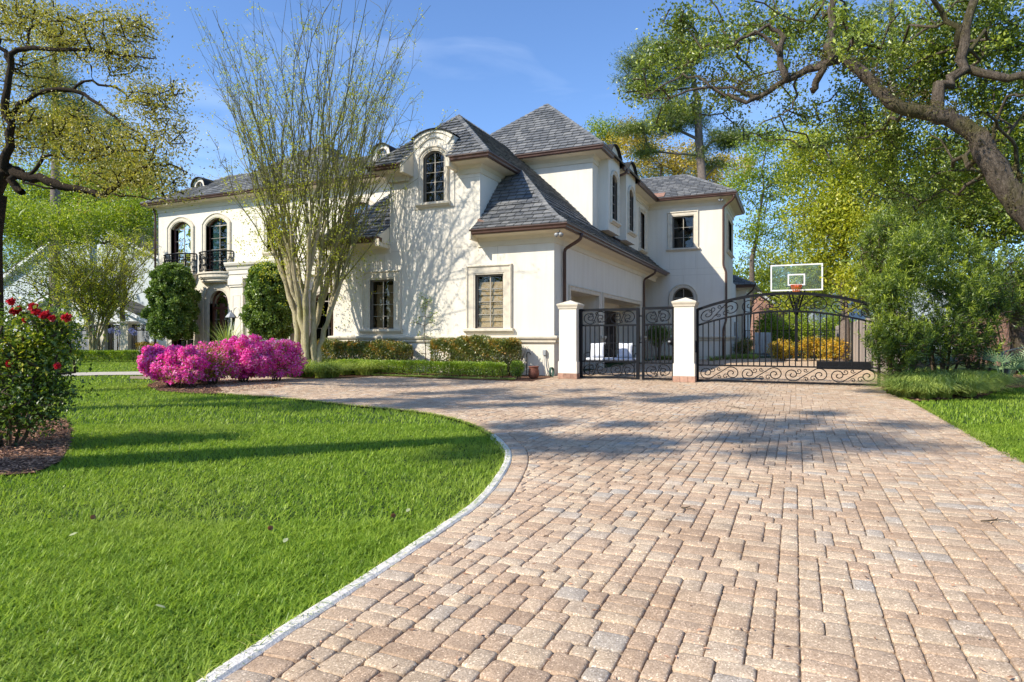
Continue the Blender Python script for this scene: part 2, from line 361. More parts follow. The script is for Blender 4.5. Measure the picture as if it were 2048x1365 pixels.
def panel(F, outer, holes, mb, depth=.16, rnd=.5):
    """flat wall with real openings and their reveals"""
    bm = bmesh.new(); edges = []
    for lp in [outer]+holes:
        vs = [bm.verts.new((u, z, 0)) for u, z in lp]
        for i in range(len(vs)): edges.append(bm.edges.new((vs[i-1], vs[i])))
    bmesh.ops.triangle_fill(bm, edges=edges, use_beauty=True)
    bm.verts.index_update()
    mb.add([F(v.co.x, 0, v.co.y) for v in bm.verts], [tuple(v.index for v in f.verts) for f in bm.faces], rnd)
    bm.free()
    for lp in holes:
        k = len(lp); vs = [F(u, 0, z) for u, z in lp]+[F(u, -depth, z) for u, z in lp]
        mb.add(vs, [(i, (i+1) % k, k+(i+1) % k, k+i) for i in range(k)], rnd)
def ring(F, mb, args, prof, closed=False, **kw):
    """moulding round an opening; prof = (distance from opening, how proud)"""
    loops = [[F(u, o, z) for u, z in loop(*args, d=d, base=closed, **kw)] for d, o in prof]
    k = len(loops[0]); vs = [p for L in loops for p in L]; fs = []
    for j in range(len(loops)-1):
        for i in range(k if closed else k-1):
            fs.append((j*k+i, j*k+(i+1) % k, (j+1)*k+(i+1) % k, (j+1)*k+i))
    mb.add(vs, fs)
def strip(F, u0, u1, prof, mb):
    """straight horizontal moulding; prof = (proud, z) from the wall round and back"""
    k = len(prof); vs = [F(u0, o, z) for o, z in prof]+[F(u1, o, z) for o, z in prof]
    mb.add(vs, [(i, (i+1) % k, k+(i+1) % k, k+i) for i in range(k)]+[tuple(range(k)), tuple(range(k, 2*k))[::-1]])
def fillpoly(F, lp, o, mb, rnd=.5): mb.add([F(u, o, z) for u, z in lp], [tuple(range(len(lp)))], rnd)

def window(parent, F, u0, u1, z0, z1, h=0, cols=2, rows=4, sur=.17, sill=True, inside='blind', frame='frame', depth=.15,
           recess=None, name='window', point=0, closed=False, sillw=.10, bar=.012, muntin='muntin'):
    a = (u0, u1, z0, z1, h); kw = dict(point=point)
    root = None
    fr = MB(); d = -depth
    ring(F, fr, a, [(0, d+.05), (-.055, d+.05), (-.055, d-.01)], closed=True, **kw)
    um = (u0+u1)/2
    root = fr.build(name, M[frame], parent)
    if sur:
        s = MB(); ring(F, s, a, [(sur+.0, -.01), (sur, .055), (sur-.03, .085), (sur-.055, .075), (sur-.075, .045), (.045, .045), (.03, .030), (0, .025), (0, d)], closed=closed, **kw)
        s.build('window_surround', M['stone'], root)
    if sill:
        s = MB(); e = sur+.06
        strip(F, u0-e, u1+e, [(-.01, z0-sillw*1.4), (.06, z0-sillw*1.4), (.09, z0-sillw), (.14, z0-sillw*.7), (.14, z0-.01), (.12, z0+.005), (-depth, z0+.01)], s)
        s.build('window_sill', M['stone'], root)
    if cols:
        b = MB(); ww = u1-u0-.1
        for i in range(1, cols):
            x = u0+.05+ww*i/cols; wv = .015 if (i*2 == cols) else bar*.8
            b.fbox(F, x-wv, x+wv, d-.004, d+.028, z0+.04, z1-.05-(0 if not h else h*(abs(x-um)/(u1-u0)*2)**2))
        zt = z1-(h if h > .25 else 0)
        for j in range(1, rows):
            z = z0+.05+(zt-z0-.1)*j/rows; b.fbox(F, u0+.05, u1-.05, d-.002, d+.020, z-bar*.65, z+bar*.65)
        if h > .25: b.fbox(F, u0+.05, u1-.05, d-.003, d+.024, zt-.02, zt+.02)
        b.build('glazing_bars', M[muntin], root)
    g = MB(); fillpoly(F, loop(*a, d=-.05, **kw), d+.006, g); g.build('window_pane', M['pane'], root)
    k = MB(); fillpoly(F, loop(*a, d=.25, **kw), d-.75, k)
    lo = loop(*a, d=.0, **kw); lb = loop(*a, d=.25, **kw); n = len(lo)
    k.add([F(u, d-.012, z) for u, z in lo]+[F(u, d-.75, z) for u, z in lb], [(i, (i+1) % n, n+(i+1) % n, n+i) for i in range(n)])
    k.build('shade_backing', M['dark'], root)  # black box added behind the pane to swallow light, in place of a room
    if inside == 'blind':
        c = MB(); nn = 7
        for i in range(nn):      # soft folds of a woven blind
            za = z0+.03+(z1-z0-.25)*i/nn; zb = z0+.03+(z1-z0-.25)*(i+1)/nn
            c.add([F(u0+.07, d-.04, za), F(u1-.07, d-.04, za), F(u1-.07, d-.085, zb), F(u0+.07, d-.085, zb)], [(0, 1, 2, 3)], i/nn)
        c.build('blind', M['blind'], root)
    if inside == 'blindpair':
        for (a0, a1) in ((.16, .44), (.60, .88)):
            c = MB()
            for i in range(5):
                za = z0+.03+(z1-z0-.2)*i/5; zb = z0+.03+(z1-z0-.2)*(i+1)/5
                c.add([F(u0+(u1-u0)*a0, d-.04, za), F(u0+(u1-u0)*a1, d-.04, za), F(u0+(u1-u0)*a1, d-.085, zb), F(u0+(u1-u0)*a0, d-.085, zb)], [(0, 1, 2, 3)], i/5)
            c.build('blind', M['blind'], root)
    if inside == 'curtain':
        c = MB()
        for (a0, a1) in ((.06, .36), (.66, .94)):
            P = []; q = 12
            for i in range(q+1): P.append((u0+(u1-u0)*(a0+(a1-a0)*i/q), d-.12-.03*(i % 2)))
            for i in range(q): c.add([F(P[i][0], P[i][1], z0), F(P[i+1][0], P[i+1][1], z0), F(P[i+1][0], P[i+1][1], z1-.12), F(P[i][0], P[i][1], z1-.12)], [(0, 1, 2, 3)])
        c.build('curtain', M['curtain'], root)
    return root

rs = random.Random(5)
def clip(poly, p0, n):                               # keep the side n points to
    out = []; p0 = Vector(p0); n = Vector(n)
    for i in range(len(poly)):
        a, b = poly[i-1], poly[i]; da, db = (a-p0).dot(n), (b-p0).dot(n)
        if (da >= 0) != (db >= 0): out.append(a+(b-a)*(da/(da-db)))
        if db >= 0: out.append(b)
    return out
def slates(poly, mb, base, course=.21, wd=.30):
    P = [Vector(p) for p in poly]
    if len(P) < 3: return
    n = (P[1]-P[0]).cross(P[2]-P[0])
    if n.length < 1e-6: n = (P[2]-P[0]).cross(P[-1]-P[0])
    n.normalize()
    if n.z < 0: n = -n
    U = Vector((0, 0, 1)).cross(n).normalized(); V = n.cross(U)
    o = min(P, key=lambda q: q.dot(V)); q2 = [Vector(((q-o).dot(U), (q-o).dot(V), 0)) for q in P]
    base.add([p-n*.004 for p in P], [tuple(range(len(P)))])
    vmax = max(q.y for q in q2); umin = min(q.x for q in q2); umax = max(q.x for q in q2); k = 0; v = 0
    while v < vmax-.01:
        x = umin-rs.uniform(0, wd)-(wd/2 if k % 2 else 0)
        while x < umax:
            wv = wd*rs.uniform(.8, 1.2); jit = rs.uniform(-.010, .010); v0 = v+(jit if k else 0)
            c = clip(clip(clip(clip(q2, (x+.010, 0, 0), (1, 0, 0)), (x+wv-.010, 0, 0), (-1, 0, 0)), (0, v0, 0), (0, 1, 0)), (0, v+course+.012, 0), (0, -1, 0))
            if len(c) >= 3:
                th = rs.uniform(.032, .044)
                vs = [o+U*q.x+V*q.y+n*(.004+th*max(0, 1-(q.y-v0)/course)) for q in c]; r = rs.random()
                mb.add(vs, [tuple(range(len(vs)))], r)
                bot = [q for q in c if q.y < v0+.004]
                if len(bot) >= 2:
                    a = min(bot, key=lambda q: q.x); b = max(bot, key=lambda q: q.x)
                    mb.add([o+U*a.x+V*a.y, o+U*b.x+V*b.y, o+U*b.x+V*b.y+n*(.004+th), o+U*a.x+V*a.y+n*(.004+th)], [(0, 1, 2, 3)], r)
            x += wv
        v += course; k += 1
def caps(p0, p1, sideA, sideB, mb, step=.19, wdt=.13):  # slate caps along a hip or ridge
    p0, p1 = Vector(p0), Vector(p1); L = (p1-p0).length; d = (p1-p0)/L; A = Vector(sideA).normalized(); B = Vector(sideB).normalized(); k = int(L/step)+1
    for i in range(k):
        a = p0+d*(i*step); b = p0+d*min((i+1)*step+.03, L); up = Vector((0, 0, 1)); r = rs.random()
        mb.add([a+A*wdt+up*.045, a+up*.075, a+B*wdt+up*.045, b+A*wdt+up*.02, b+up*.045, b+B*wdt+up*.02, a+A*wdt, a+up*.02, a+B*wdt],
               [(0, 1, 4, 3), (1, 2, 5, 4), (6, 7, 1, 0), (7, 8, 2, 1)], r)
GUT = [(0, -.15), (.07, -.15), (.095, -.12), (.10, -.08), (.125, -.045), (.14, -.03), (.14, 0), (.125, 0), (.12, -.02), (.0, -.02)]
def eave(pts, z, wallo, house, ov=.6, closed=False):
    """gutter along an eave (travel so that outside is on the right), soffit and crown under it"""
    g = MB(); g.sweep([(x, y, z) for x, y in pts], [(o-.12, u) for o, u in GUT]); go = g.build('gutter', M['gutter'], house)
    s = MB(); s.sweep([(x, y, z) for x, y in pts], [(-.13, -.13), (-ov-.02, -.13), (-ov-.02, -.21), (-.13, -.16)])
    s.sweep([(x, y, z) for x, y in pts], [(-ov+.15, -.162), (-ov-.01, -.2), (-ov-.01, -.46), (-ov+.035, -.46), (-ov+.035, -.30), (-ov+.07, -.27), (-ov+.12, -.2)])
    s.build('soffit', M['soffit'], house); return go

# ------------------------------------------------------------------ the house
house = empty('house', (-14, 24, 0), 'two storey cream stucco house with steep grey slate roofs and brown gutters', 'house')
YF, YM, XE, XB, XW = 17.5, 23.0, -6.5, -7.0, -14.7
wall = MB(); jn = MB()
# garage wing: front (with the tall bay), east, west
bay = (-12.33, -8.96); ZL, ZU = 4.25, 6.55
w1 = (-13.13, -12.17, 1.40, 3.07); w2 = (-9.12, -8.15, 1.40, 3.08); w3 = (-10.98, -10.22, 5.45, 7.12)
panel(Ff(YF), [(XW, 0), (XW, ZL), (bay[0], ZL), (bay[0], ZU), (-11.3, ZU), (-11.3, 5.36), (-9.94, 5.36), (-9.94, ZU), (bay[1], ZU), (bay[1], ZL), (XE, ZL), (XE, 0)],
      [loop(*w1), loop(*w2)], wall)
g1 = (18.95, 22.1, -.02, 2.62); g2 = (22.75, 28.75, -.02, 2.62)
panel(Fe(XE), [(YF, 0), (YF, ZL), (29.9, ZL), (29.9, 0), (g2[1], -.02), (g2[1], 2.62), (g2[0], 2.62), (g2[0], -.02), (g1[1], -.02), (g1[1], 2.62), (g1[0], 2.62), (g1[0], -.02)], [], wall)
wall.box(XW-.001, XW+.02, YF+.01, YM, 0, ZL); wall.box(-14.7, XE-.001, 29.88, 29.9, 0, ZL)
wall.box(bay[0], bay[0]+.02, YF+.003, 19.5, 4.0, ZU+.05); wall.box(bay[1]-.02, bay[1], YF+.003, 19.5, 4.0, ZU+.05)
# main block front, with its openings
d1 = (-30.1, -28.6, 4.40, 7.18, .36); d2 = (-27.5, -26.0, 4.40, 7.18, .36)
ed = (-27.25, -25.95, -.02, 3.5, .65); wn = (-23.35, -21.75, 5.25, 7.05, .35); wa = (-18.7, -17.0, 5.6, 7.2, .45)
ar = (-24.3, -21.9, .3, 3.55, .9); lg = (-29.9, -28.4, 0.15, 3.1, .4); rt = (-20.6, -18.9, .9, 3.2, .4)
panel(Ff(YM), [(-31.1, 0), (-31.1, 8.1), (XB, 8.1), (XB, 4), (-14.7, 4), (-14.7, 0)], [loop(*q) for q in (d1, d2, ed, wn, wa, ar, lg, rt)], wall, depth=.22)
wall.box(-31.12, -31.1, YM, 33, 0, 8.1)
# main block east wall above the garage roof, rear wing, back parts
ew = (30.9, 32.0, 5.5, 7.35)
panel(Fe(XB), [(YM, 4.2), (YM, 8.1), (33, 8.1), (33, 4.2)], [loop(*ew), loop(24.0, 25.3, 5.5, 7.95), loop(26.8, 28.1, 5.5, 7.95)], wall)
uw = (-5.77, -4.70, 5.68, 7.33); lw = (-5.75, -4.70, 1.3, 3.66, .52)
panel(Ff(33.0), [(-8.6, 0), (-8.6, 4.3), (XB, 4.3), (XB, 8.1), (-3.2, 8.1), (-3.2, 0)], [loop(*uw), loop(*lw)], wall)
e1 = (34.1, 36.6, 5.6, 7.3)
panel(Fe(-3.2), [(33, 0), (33, 8.1), (37.5, 8.1), (37.5, 4.2), (40, 4.2), (40, 0)], [loop(*e1)], wall)
wall.box(-8.62, -8.6, 29.9, 33, 0, 4.3)
wall.box(-3.2, -2.7, 40, 44, 0, 4.1); wall.box(-8, -3.2, 37.48, 37.5, 4, 8.1)
# thin score lines of the stucco
def jv(F, u, z0, z1): jn.fbox(F, u-.006, u+.006, -.003, .002, z0, z1)
def jh(F, z, u0, u1): jn.fbox(F, u0, u1, -.003, .0018, z-.006, z+.006)
F1 = Ff(YF)
for u in (-13.6, -12.55): jv(F1, u, 3.4, 3.98)
for u in (-9.1, -8.35): jv(F1, u, 3.3, 3.98)
jh(F1, 3.98, XW, XE); jh(F1, 5.4, bay[0], -11.3); jh(F1, 5.4, -9.9, bay[1]); jh(F1, 6.2, -11.9, -11.3); jh(F1, 6.15, -9.9, bay[1]); jv(F1, -12.55, 4.0, 5.4)
for z in (3.7,): jh(Fe(XE), 3.98, YF, 29.9)
jv(Fe(XE), 21.9, 2.8, 3.98); jv(Fe(XE), 22.3, 2.8, 3.98)
F3 = Ff(33); jh(F3, 4.62, XB, -3.2); jh(F3, 4.30, XB, -3.2)
for u in (-5.9, -4.6): jv(F3, u, 4.65, 5.4)
jv(F3, -5.2, 3.9, 4.28); jh(Ff(YM), 7.75, -31.1, XB); jv(Ff(YM), -25.0, 5, 7.7); jv(Ff(YM), -20.5, 5, 7.7); jh(Fe(-3.2), 4.62, 33, 37.5)
wobj = wall.build('wall', M['stucco'], house, recalc=True); jn.build('score_lines', M['joint'], wobj)

# stone trim
tr = MB()
PL = [(-.01, .96), (.04, .96), (.07, 1.0), (.07, 1.04), (.12, 1.09), (.14, 1.13), (.13, 1.17), (.0, 1.19)]
tr.sweep([(XW-.03, YM-.2, 0), (XW, YF, 0), (XE, YF, 0), (XE, g1[0], 0)], [(o, z) for o, z in PL])
tr.sweep([(XE, g1[1]+.02, 0), (XE, g2[0]-.02, 0)], PL); tr.sweep([(XE, g2[1], 0), (XE, 29.9, 0)], PL)
tr.sweep([(-8.6, 33, 0), (-3.2, 33, 0), (-3.2, 40, 0)], PL)
for g in (g1, g2):     # stone surrounds of the garage openings
    F = Fe(XE)
    ring(F, tr, (g[0], g[1], g[2], g[3]), [(.17, -.01), (.17, .05), (.14, .07), (.12, .045), (.04, .045), (0, .03), (0, -.10)])
# entablature, pilasters and arch of the entrance front
FM = Ff(YM)
ENT = [(-.01, 4.02), (.22, 4.02), (.22, 4.22), (.26, 4.24), (.26, 4.42), (.30, 4.46), (.34, 4.60), (.42, 4.66), (.46, 4.76), (.46, 4.82), (.0, 4.86)]
tr2 = MB(); strip(FM, -25.75, -14.72, ENT, tr2)
for u in (-25.2, -21.2, -16.6):
    tr2.fbox(FM, u-.42, u+.42, .003, .17, .02, 4.0); tr2.fbox(FM, u-.50, u+.50, .004, .26, 3.72, 4.02); tr2.fbox(FM, u-.46, u+.46, .005, .22, 3.62, 3.72)
    tr2.fbox(FM, u-.47, u+.47, .004, .24, .02, .35)
    for s in (-1, 1): tr2.fbox(FM, u+s*.24-.02, u+s*.24+.02, .17, .185, .6, 3.2)
    tr2.fbox(FM, u-.22, u+.22, .17, .183, 3.18, 3.22)
    tr2.tube([FM(u+.2*math.cos(a*math.pi/10), .178, 2.35+.26*math.sin(a*math.pi/10)) for a in range(20)], .018, 6, closed=True)
tr2.build('entablature', M['stucco'], house)
for q, pt in ((ed, .0), (ar, 0), (lg, 0), (rt, 0)):
    ring(FM, tr, q, [(.42, -.01), (.42, .07), (.37, .11), (.33, .07), (.10, .06), (.05, .03), (0, .02), (0, -.22)])
tr.build('stone_moulding', M['stone'], house)

# windows
window(house, F1, *w1, sur=.30, inside='blindpair', cols=2, rows=4, depth=.10)
window(house, F1, *w2, sur=.30, inside='blind', cols=2, rows=4, depth=.10)
window(house, F3, *uw, sur=.24, inside=None, cols=2, rows=3)
window(house, F3, *lw, sur=.20, sill=False, inside=None, cols=2, rows=3)
window(house, Fe(XB), *ew, sur=.16, inside=None, cols=2, rows=4)
window(house, Fe(-3.2), *e1, sur=.16, inside=None, cols=3, rows=3)
for q in (d1, d2):
    window(house, FM, *q, sur=.26, sill=False, inside='curtain', cols=2, rows=4, frame='wood', depth=.22, name='french_door', muntin='muntin')
window(house, FM, *wn, sur=.18, inside=None, cols=3, rows=3, frame='wood', depth=.22)
window(house, FM, *wa, sur=.22, inside=None, cols=2, rows=2, frame='wood', depth=.22, muntin='wood')
window(house, FM, *ar, sur=0, sill=False, inside=None, cols=2, rows=3, frame='wood', depth=.22)
window(house, FM, *lg, sur=0, sill=False, inside=None, cols=2, rows=3, frame='wood', depth=.22)
window(house, FM, *rt, sur=0, sill=False, inside=None, cols=2, rows=3, frame='wood', depth=.22)
# front door: arched, two glazed leaves under a fanlight
dr = window(house, FM, *ed, sur=0, sill=False, inside='curtain', cols=0, frame='wood', depth=.22, name='front_door')
b = MB(); d = -.20
b.fbox(FM, -27.2, -26.0, d-.02, d+.05, 2.55, 2.67); b.fbox(FM, -26.66, -26.54, d-.02, d+.04, 0, 2.56)
b.fbox(FM, -26.70, -26.50, d-.02, d+.06, 2.66, 2.84)
for u in (-27.2, -26.55): b.fbox(FM, u, u+.09, d-.02, d+.03, 0, 2.56); b.fbox(FM, u+.46, u+.55, d-.02, d+.028, 0, 2.56); b.fbox(FM, u, u+.55, d-.02, d+.025, 0, .35)
for r0 in (.38,): b.tube([FM(-26.6+r0*math.cos(a*math.pi/12), d, 2.85+r0*math.sin(a*math.pi/12)) for a in range(13)], .035, 6)
b.build('door_leaves', M['wood'], dr)
b = MB()
for z in (.95, 1.5, 2.05): b = MB(); b.fbox(FM, -27.12, -26.08, d-.012, d+.012, z-.012, z+.012); b.build('glazing_bar', M['muntin'], dr)
for s in (-1, 1): b = MB(); b.tube([FM(-26.6+s*.09, d+.04, 1.0), FM(-26.6+s*.09, d+.09, 1.0), FM(-26.6+s*.13, d+.09, 1.0)], .012, 6); b.build('door_handle', M['metalgrey'], dr)

# deep garage bays with dark plank doors
for g in (g1, g2):
    F = Fe(XE); dp = -.95; root = None
    rm = MB(); y0, y1 = g[0], g[1]; i0, i1, zt = y0+.35, y1-.35, 2.28
    a = loop(y0, y1, -.02, 2.62); n = len(a)
    rm.add([F(u, -.10, z) for u, z in a]+[F(u, dp, z) for u, z in a], [(i, i+1, n+i+1, n+i) for i in range(n-1)])
    rm.add([F(y0, dp, 0), F(y0, dp, 2.62), F(y1, dp, 2.62), F(y1, dp, 0), F(i0, dp, 0), F(i0, dp, zt), F(i1, dp, zt), F(i1, dp, 0)], [(0, 1, 5, 4), (1, 2, 6, 5), (2, 3, 7, 6)])
    rm.build('garage_bay', M['stucco'], house)
    dd = MB(); x = i0; k = int((i1-i0)/.16); 
    for i in range(k):
        u0 = i0+(i1-i0)*i/k; u1 = i0+(i1-i0)*(i+1)/k
        dd.fbox(F, u0+.004, u1-.004, dp-.16, dp-.10-.006*(i % 2), 0.02, zt, rs.random())
    dr = dd.build('garage_door', M['darkwood'], house)
    dd = MB(); npan = 2 if g is g1 else 3
    for q in range(npan):
        a0 = i0+(i1-i0)*q/npan; a1 = i0+(i1-i0)*(q+1)/npan
        ring(F, dd, (a0+.14, a1-.14, 1.25, 2.12, .28), [(.10, dp-.11), (.10, dp-.07), (0, dp-.07), (0, dp-.11)], closed=True)
        for j in range(1, 7):
            u = a0+.14+(a1-a0-.28)*j/7; dd.fbox(F, u-.012, u+.012, dp-.10, dp-.075, 1.25, 2.08-.25*abs(j-3.5)/3.5*.6)
        dd.fbox(F, a0, a1, dp-.11, dp-.078, .02, .22); dd.fbox(F, a0, a0+.10, dp-.11, dp-.074, .02, zt-.01); dd.fbox(F, a1-.10, a1, dp-.11, dp-.0735, .02, zt-.01)
    dd.build('door_frame', M['darkwood'], dr)
    cs = MB(); ring(F, cs, (i0, i1, 0, zt), [(.10, dp), (.10, dp+.03), (.02, dp+.03), (0, dp+.01), (0, dp-.12)]); cs.build('casing', M['soffit'], house)

# tall arched dormer in the bay
def arch_dormer(F, u0, u1, zb, zt, rise, proud, back, q, sur, house, skirt=True, sl=True, cap='slatebase', nm='dormer', corn=False, inside=None, cols=2, rows=4):
    mb = MB(); a = loop(u0, u1, zb, zt, rise, n=16)
    panel(lambda u, o, z: F(u, o+proud, z), a, [loop(*q, n=14)], mb, depth=.12)
    n = len(a); mb.add([F(u, proud, z) for u, z in a]+[F(u, -back, z) for u, z in a], [(i, (i+1) % n, n+(i+1) % n, n+i) for i in range(n)])
    # curved cornice at the head
    m2 = [(u, z) for u, z in loop(u0, u1, zb, zt, rise, n=16)][1:-1]
    o = mb.build(nm, M['stucco'], house)
    c = MB(); k = len(m2); um = (u0+u1)/2
    def off(p, d): return (um+(p[0]-um)*(1+d/(u1-u0)*2), p[1]+d)
    for (da, db, oo) in (((-.02, -.24, .04), (0.0, -.09, .08)) if corn else ()):
        A = [off(p, da) for p in m2]; B = [off(p, db) for p in m2]
        vs = [F(u, proud+oo, z) for u, z in A]+[F(u, proud+oo, z) for u, z in B]+[F(u, proud-.01, z) for u, z in A]+[F(u, proud-.01, z) for u, z in B]
        fs = [];
        for i in range(k-1): fs += [(i, i+1, k+i+1, k+i), (i, i+1, 2*k+i+1, 2*k+i), (k+i, k+i+1, 3*k+i+1, 3*k+i)]
        fs += [(0, k, 3*k, 2*k), (k-1, 2*k-1, 4*k-1, 3*k-1)]; c.add(vs, fs)
    if corn: c.build('cornice', M['stucco'], o)
    c = MB(); A = [off(p, .0) for p in m2]; B = [off(p, .035) for p in m2]
    vs = [F(u, proud+.13, z) for u, z in A]+[F(u, proud+.13, z) for u, z in B]+[F(u, -back, z) for u, z in A]+[F(u, -back, z) for u, z in B]; fs = []
    for i in range(k-1): fs += [(i, i+1, k+i+1, k+i), (k+i, k+i+1, 3*k+i+1, 3*k+i), (i, i+1, 2*k+i+1, 2*k+i)]
    c.add(vs, fs); c.build('dormer_roof', M[cap], o)
    G = lambda u, oo, z: F(u, oo+proud, z)
    window(house if False else o, G, *q, sur=sur, inside=inside, cols=cols, rows=rows, sill=sl, depth=.10)
    return o
arch_dormer(F1, -11.38, -9.86, 5.30, 7.80, .26, .03, 1.6, (-11.0, -10.22, 5.47, 7.14, .20), .17, house, rows=5, corn=True)
# two arched dormers on the east side
for (a, b, q) in ((23.8, 25.5, (24.22, 25.08, 5.75, 7.62, .22)), (26.6, 28.3, (27.02, 27.88, 5.75, 7.62, .22))):
    arch_dormer(Fe(XB), a, b, 5.30, 8.78, .50, .40, 2.2, q, .17, house, cols=2, rows=5)
for (xc, zt, yb) in ((-17.45, 10.08, 24.15), (-29.4, 9.75, 24.15)):   # round headed attic dormers
    arch_dormer(Ff(yb), xc-.5, xc+.5, 8.7, zt, .48, 0, 3.2, (xc-.28, xc+.28, 9.0, zt-.2, .27), 0, house, sl=False, cols=2, rows=1)

sl = MB(); sb = MB(); cp = MB(); CAPS = []
def caps_(*a_, **k_): CAPS.append((a_, k_))
BR = [0, .4, .9, 1.1, 1.5, 2.46, 4.7]
def Zr(r): return float(np.interp(r, [0, .4, .9, 1.5, 2.46, 4.7], [4.4, 4.66, 5.10, 5.75, 6.70, 8.78]))
for r0, r1 in zip(BR[:-1], BR[1:]):
    z0, z1 = Zr(r0), Zr(r1); y1 = 32.98 if r1 < 1.15 else 23.4
    h0 = 16.9+r0 if r0 < 2.4 else 16.9; h1 = 16.9+r1 if r1 < 2.5 else 19.1
    slates([(-5.9-r0, h0, z0), (-5.9-r0, y1, z0), (-5.9-r1, y1, z1), (-5.9-r1, h1, z1)], sl, sb)
    slates([(-15.3+r0, h0, z0), (-15.3+r0, 23.4, z0), (-15.3+r1, 23.4, z1), (-15.3+r1, h1, z1)], sl, sb)
    if r1 < 2.5:
        slates([(-8.955, 16.9+r0, z0), (-5.9-r0, 16.9+r0, z0), (-5.9-r1, 16.9+r1, z1), (-8.955, 16.9+r1, z1)], sl, sb)
        slates([(-12.335, 16.9+r0, z0), (-15.3+r0, 16.9+r0, z0), (-15.3+r1, 16.9+r1, z1), (-12.335, 16.9+r1, z1)], sl, sb)
        caps_((-5.9-r0, 16.9+r0, z0), (-5.9-r1, 16.9+r1, z1), (-1, -.1, -.05), (.1, 1, -.05))
        caps_((-15.3+r0, 16.9+r0, z0), (-15.3+r1, 16.9+r1, z1), (1, -.1, -.05), (-.1, 1, -.05))
ap = (-10.6, 19.1, 8.78)
tri = [Vector(q) for q in ((-12.84, 16.9, 6.7), (-8.36, 16.9, 6.7), ap)]
slates(clip(tri, (-11.40, 0, 0), (-1, 0, 0)), sl, sb); slates(clip(tri, (-9.84, 0, 0), (1, 0, 0)), sl, sb)
slates(clip(clip(clip(tri, (-11.40, 0, 0), (1, 0, 0)), (-9.84, 0, 0), (-1, 0, 0)), (0, 17.49, 0), (0, 1, 0)), sl, sb)
caps_((-8.36, 16.9, 6.7), ap, (-1, -.3, -.1), (.3, 1, -.1)); caps_((-12.84, 16.9, 6.7), ap, (1, -.3, -.1), (-.3, 1, -.1))
caps_(ap, (-10.6, 23.3, 8.78), (-1, 0, -.9), (1, 0, -.9))
def hiproof(x0, x1, y0, y1, z0, slope, r, course=.24, wd=.33, flat=True, capw=.13):
    z1 = z0+slope*r; a = [(x0, y0), (x1, y0), (x1, y1), (x0, y1)]; b = [(x0+r, y0+r), (x1-r, y0+r), (x1-r, y1-r), (x0+r, y1-r)]
    for i in range(4):
        j = (i+1) % 4; P = [(*a[i], z0), (*a[j], z0), (*b[j], z1), (*b[i], z1)]
        if (Vector(P[2])-Vector(P[3])).length < .05: P = P[:3]
        if i in (0, 1): slates(P, sl, sb, course, wd)
        else: sb.add(P, [tuple(range(len(P)))])
    d = .35
    caps_((*a[0], z0), (*b[0], z1), (1, -.15, -.2), (-.15, 1, -.2), step=.26); caps_((*a[1], z0), (*b[1], z1), (-1, -.15, -.2), (.15, 1, -.2), step=.26)
    if flat and x1-x0 > 2*r+.1:
        sb.add([(*q, z1-.01) for q in b], [(0, 1, 2, 3)]); caps_((*b[0], z1), (*b[1], z1), (0, -1, -.5), (0, 1, -.5), step=.26)
hiproof(-13.52, -6.4, 22.4, 29.5, 8.22, .89, 3.55)
hiproof(-27.7, -18.7, 22.405, 31.4, 8.22, .75, 4.49)
hiproof(-31.7, -6.405, 22.41, 38.2, 8.215, .60, 3.0)
hiproof(-14, -2.6, 32.4, 38.0, 8.22, .62, 2.79)
hiproof(-9, -2.1, 39.4, 46, 4.22, .5, 3.2)
roof = sl.build('roof', M['slate'], house, recalc=False);  sb.build('roof_deck', M['slatebase'], roof, recalc=False)
for a_, k_ in CAPS: q_ = MB(); caps(*a_, q_, **k_); q_.build('hip_cap', M['slate'], roof, recalc=False)
eave([(-15.3, 23, 0), (-15.3, 16.9, 0), (-12.3, 16.9, 0)] and [(-15.3, 23), (-15.3, 16.9), (-12.3, 16.9)], 4.40, 0, house)
eave([(-9.02, 16.9), (-5.9, 16.9), (-5.9, 32.36)], 4.40, 0, house)
eave([(-12.84, 19.25), (-12.84, 16.9), (-11.5, 16.9)], 6.72, 0, house, .5); eave([(-9.74, 16.9), (-8.36, 16.9), (-8.36, 19.3)], 6.72, 0, house)
eave([(-31.7, 34), (-31.7, 22.4), (-6.4, 22.4), (-6.4, 23.95)], 8.22, 0, house)
eave([(-6.4, 25.6), (-6.4, 26.5)], 8.22, 0, house); eave([(-6.4, 28.4), (-6.4, 32.4), (-2.6, 32.4), (-2.6, 37.9)], 8.22, 0, house)
eave([(-5, 39.4), (-2.1, 39.4), (-2.1, 44)], 4.2, 0, house)
# return boxes where the bay eaves stop against the tall dormer
def eret(x0, x1, z0, za, zb):
    b = MB(); b.hexa([(x0, 16.90, z0), (x1, 16.90, z0), (x1, 17.503, z0-.02), (x0, 17.503, z0-.02), (x0, 16.90, za), (x1, 16.90, za), (x1, 17.503, zb), (x0, 17.503, zb)]); b.build('eave_return', M['soffit'], house, bevel=.015)
eret(-11.53, -11.385, 6.40, 6.72, 7.28); eret(-9.855, -9.71, 6.40, 6.72, 7.28); eret(-12.50, -12.335, 4.10, 4.42, 4.83); eret(-9.03, -8.965, 4.10, 4.42, 4.83)
b = MB(); b.add([(-8.93, 16.92, 4.415), (-8.3, 16.92, 4.415), (-8.3, 17.28, 4.65), (-8.93, 17.28, 4.65)], [(0, 1, 2, 3)]); b.add([(-8.93, 17.28, 4.66), (-8.6, 17.28, 4.66), (-8.93, 17.28, 4.8)], [(0, 1, 2)])
b.add([(-6.75, 32.42, 8.30), (-6.1, 32.42, 8.30), (-6.1, 32.9, 8.60), (-6.75, 32.9, 8.60)], [(0, 1, 2, 3)]); b.build('copper_flashing', M['copper'], house)
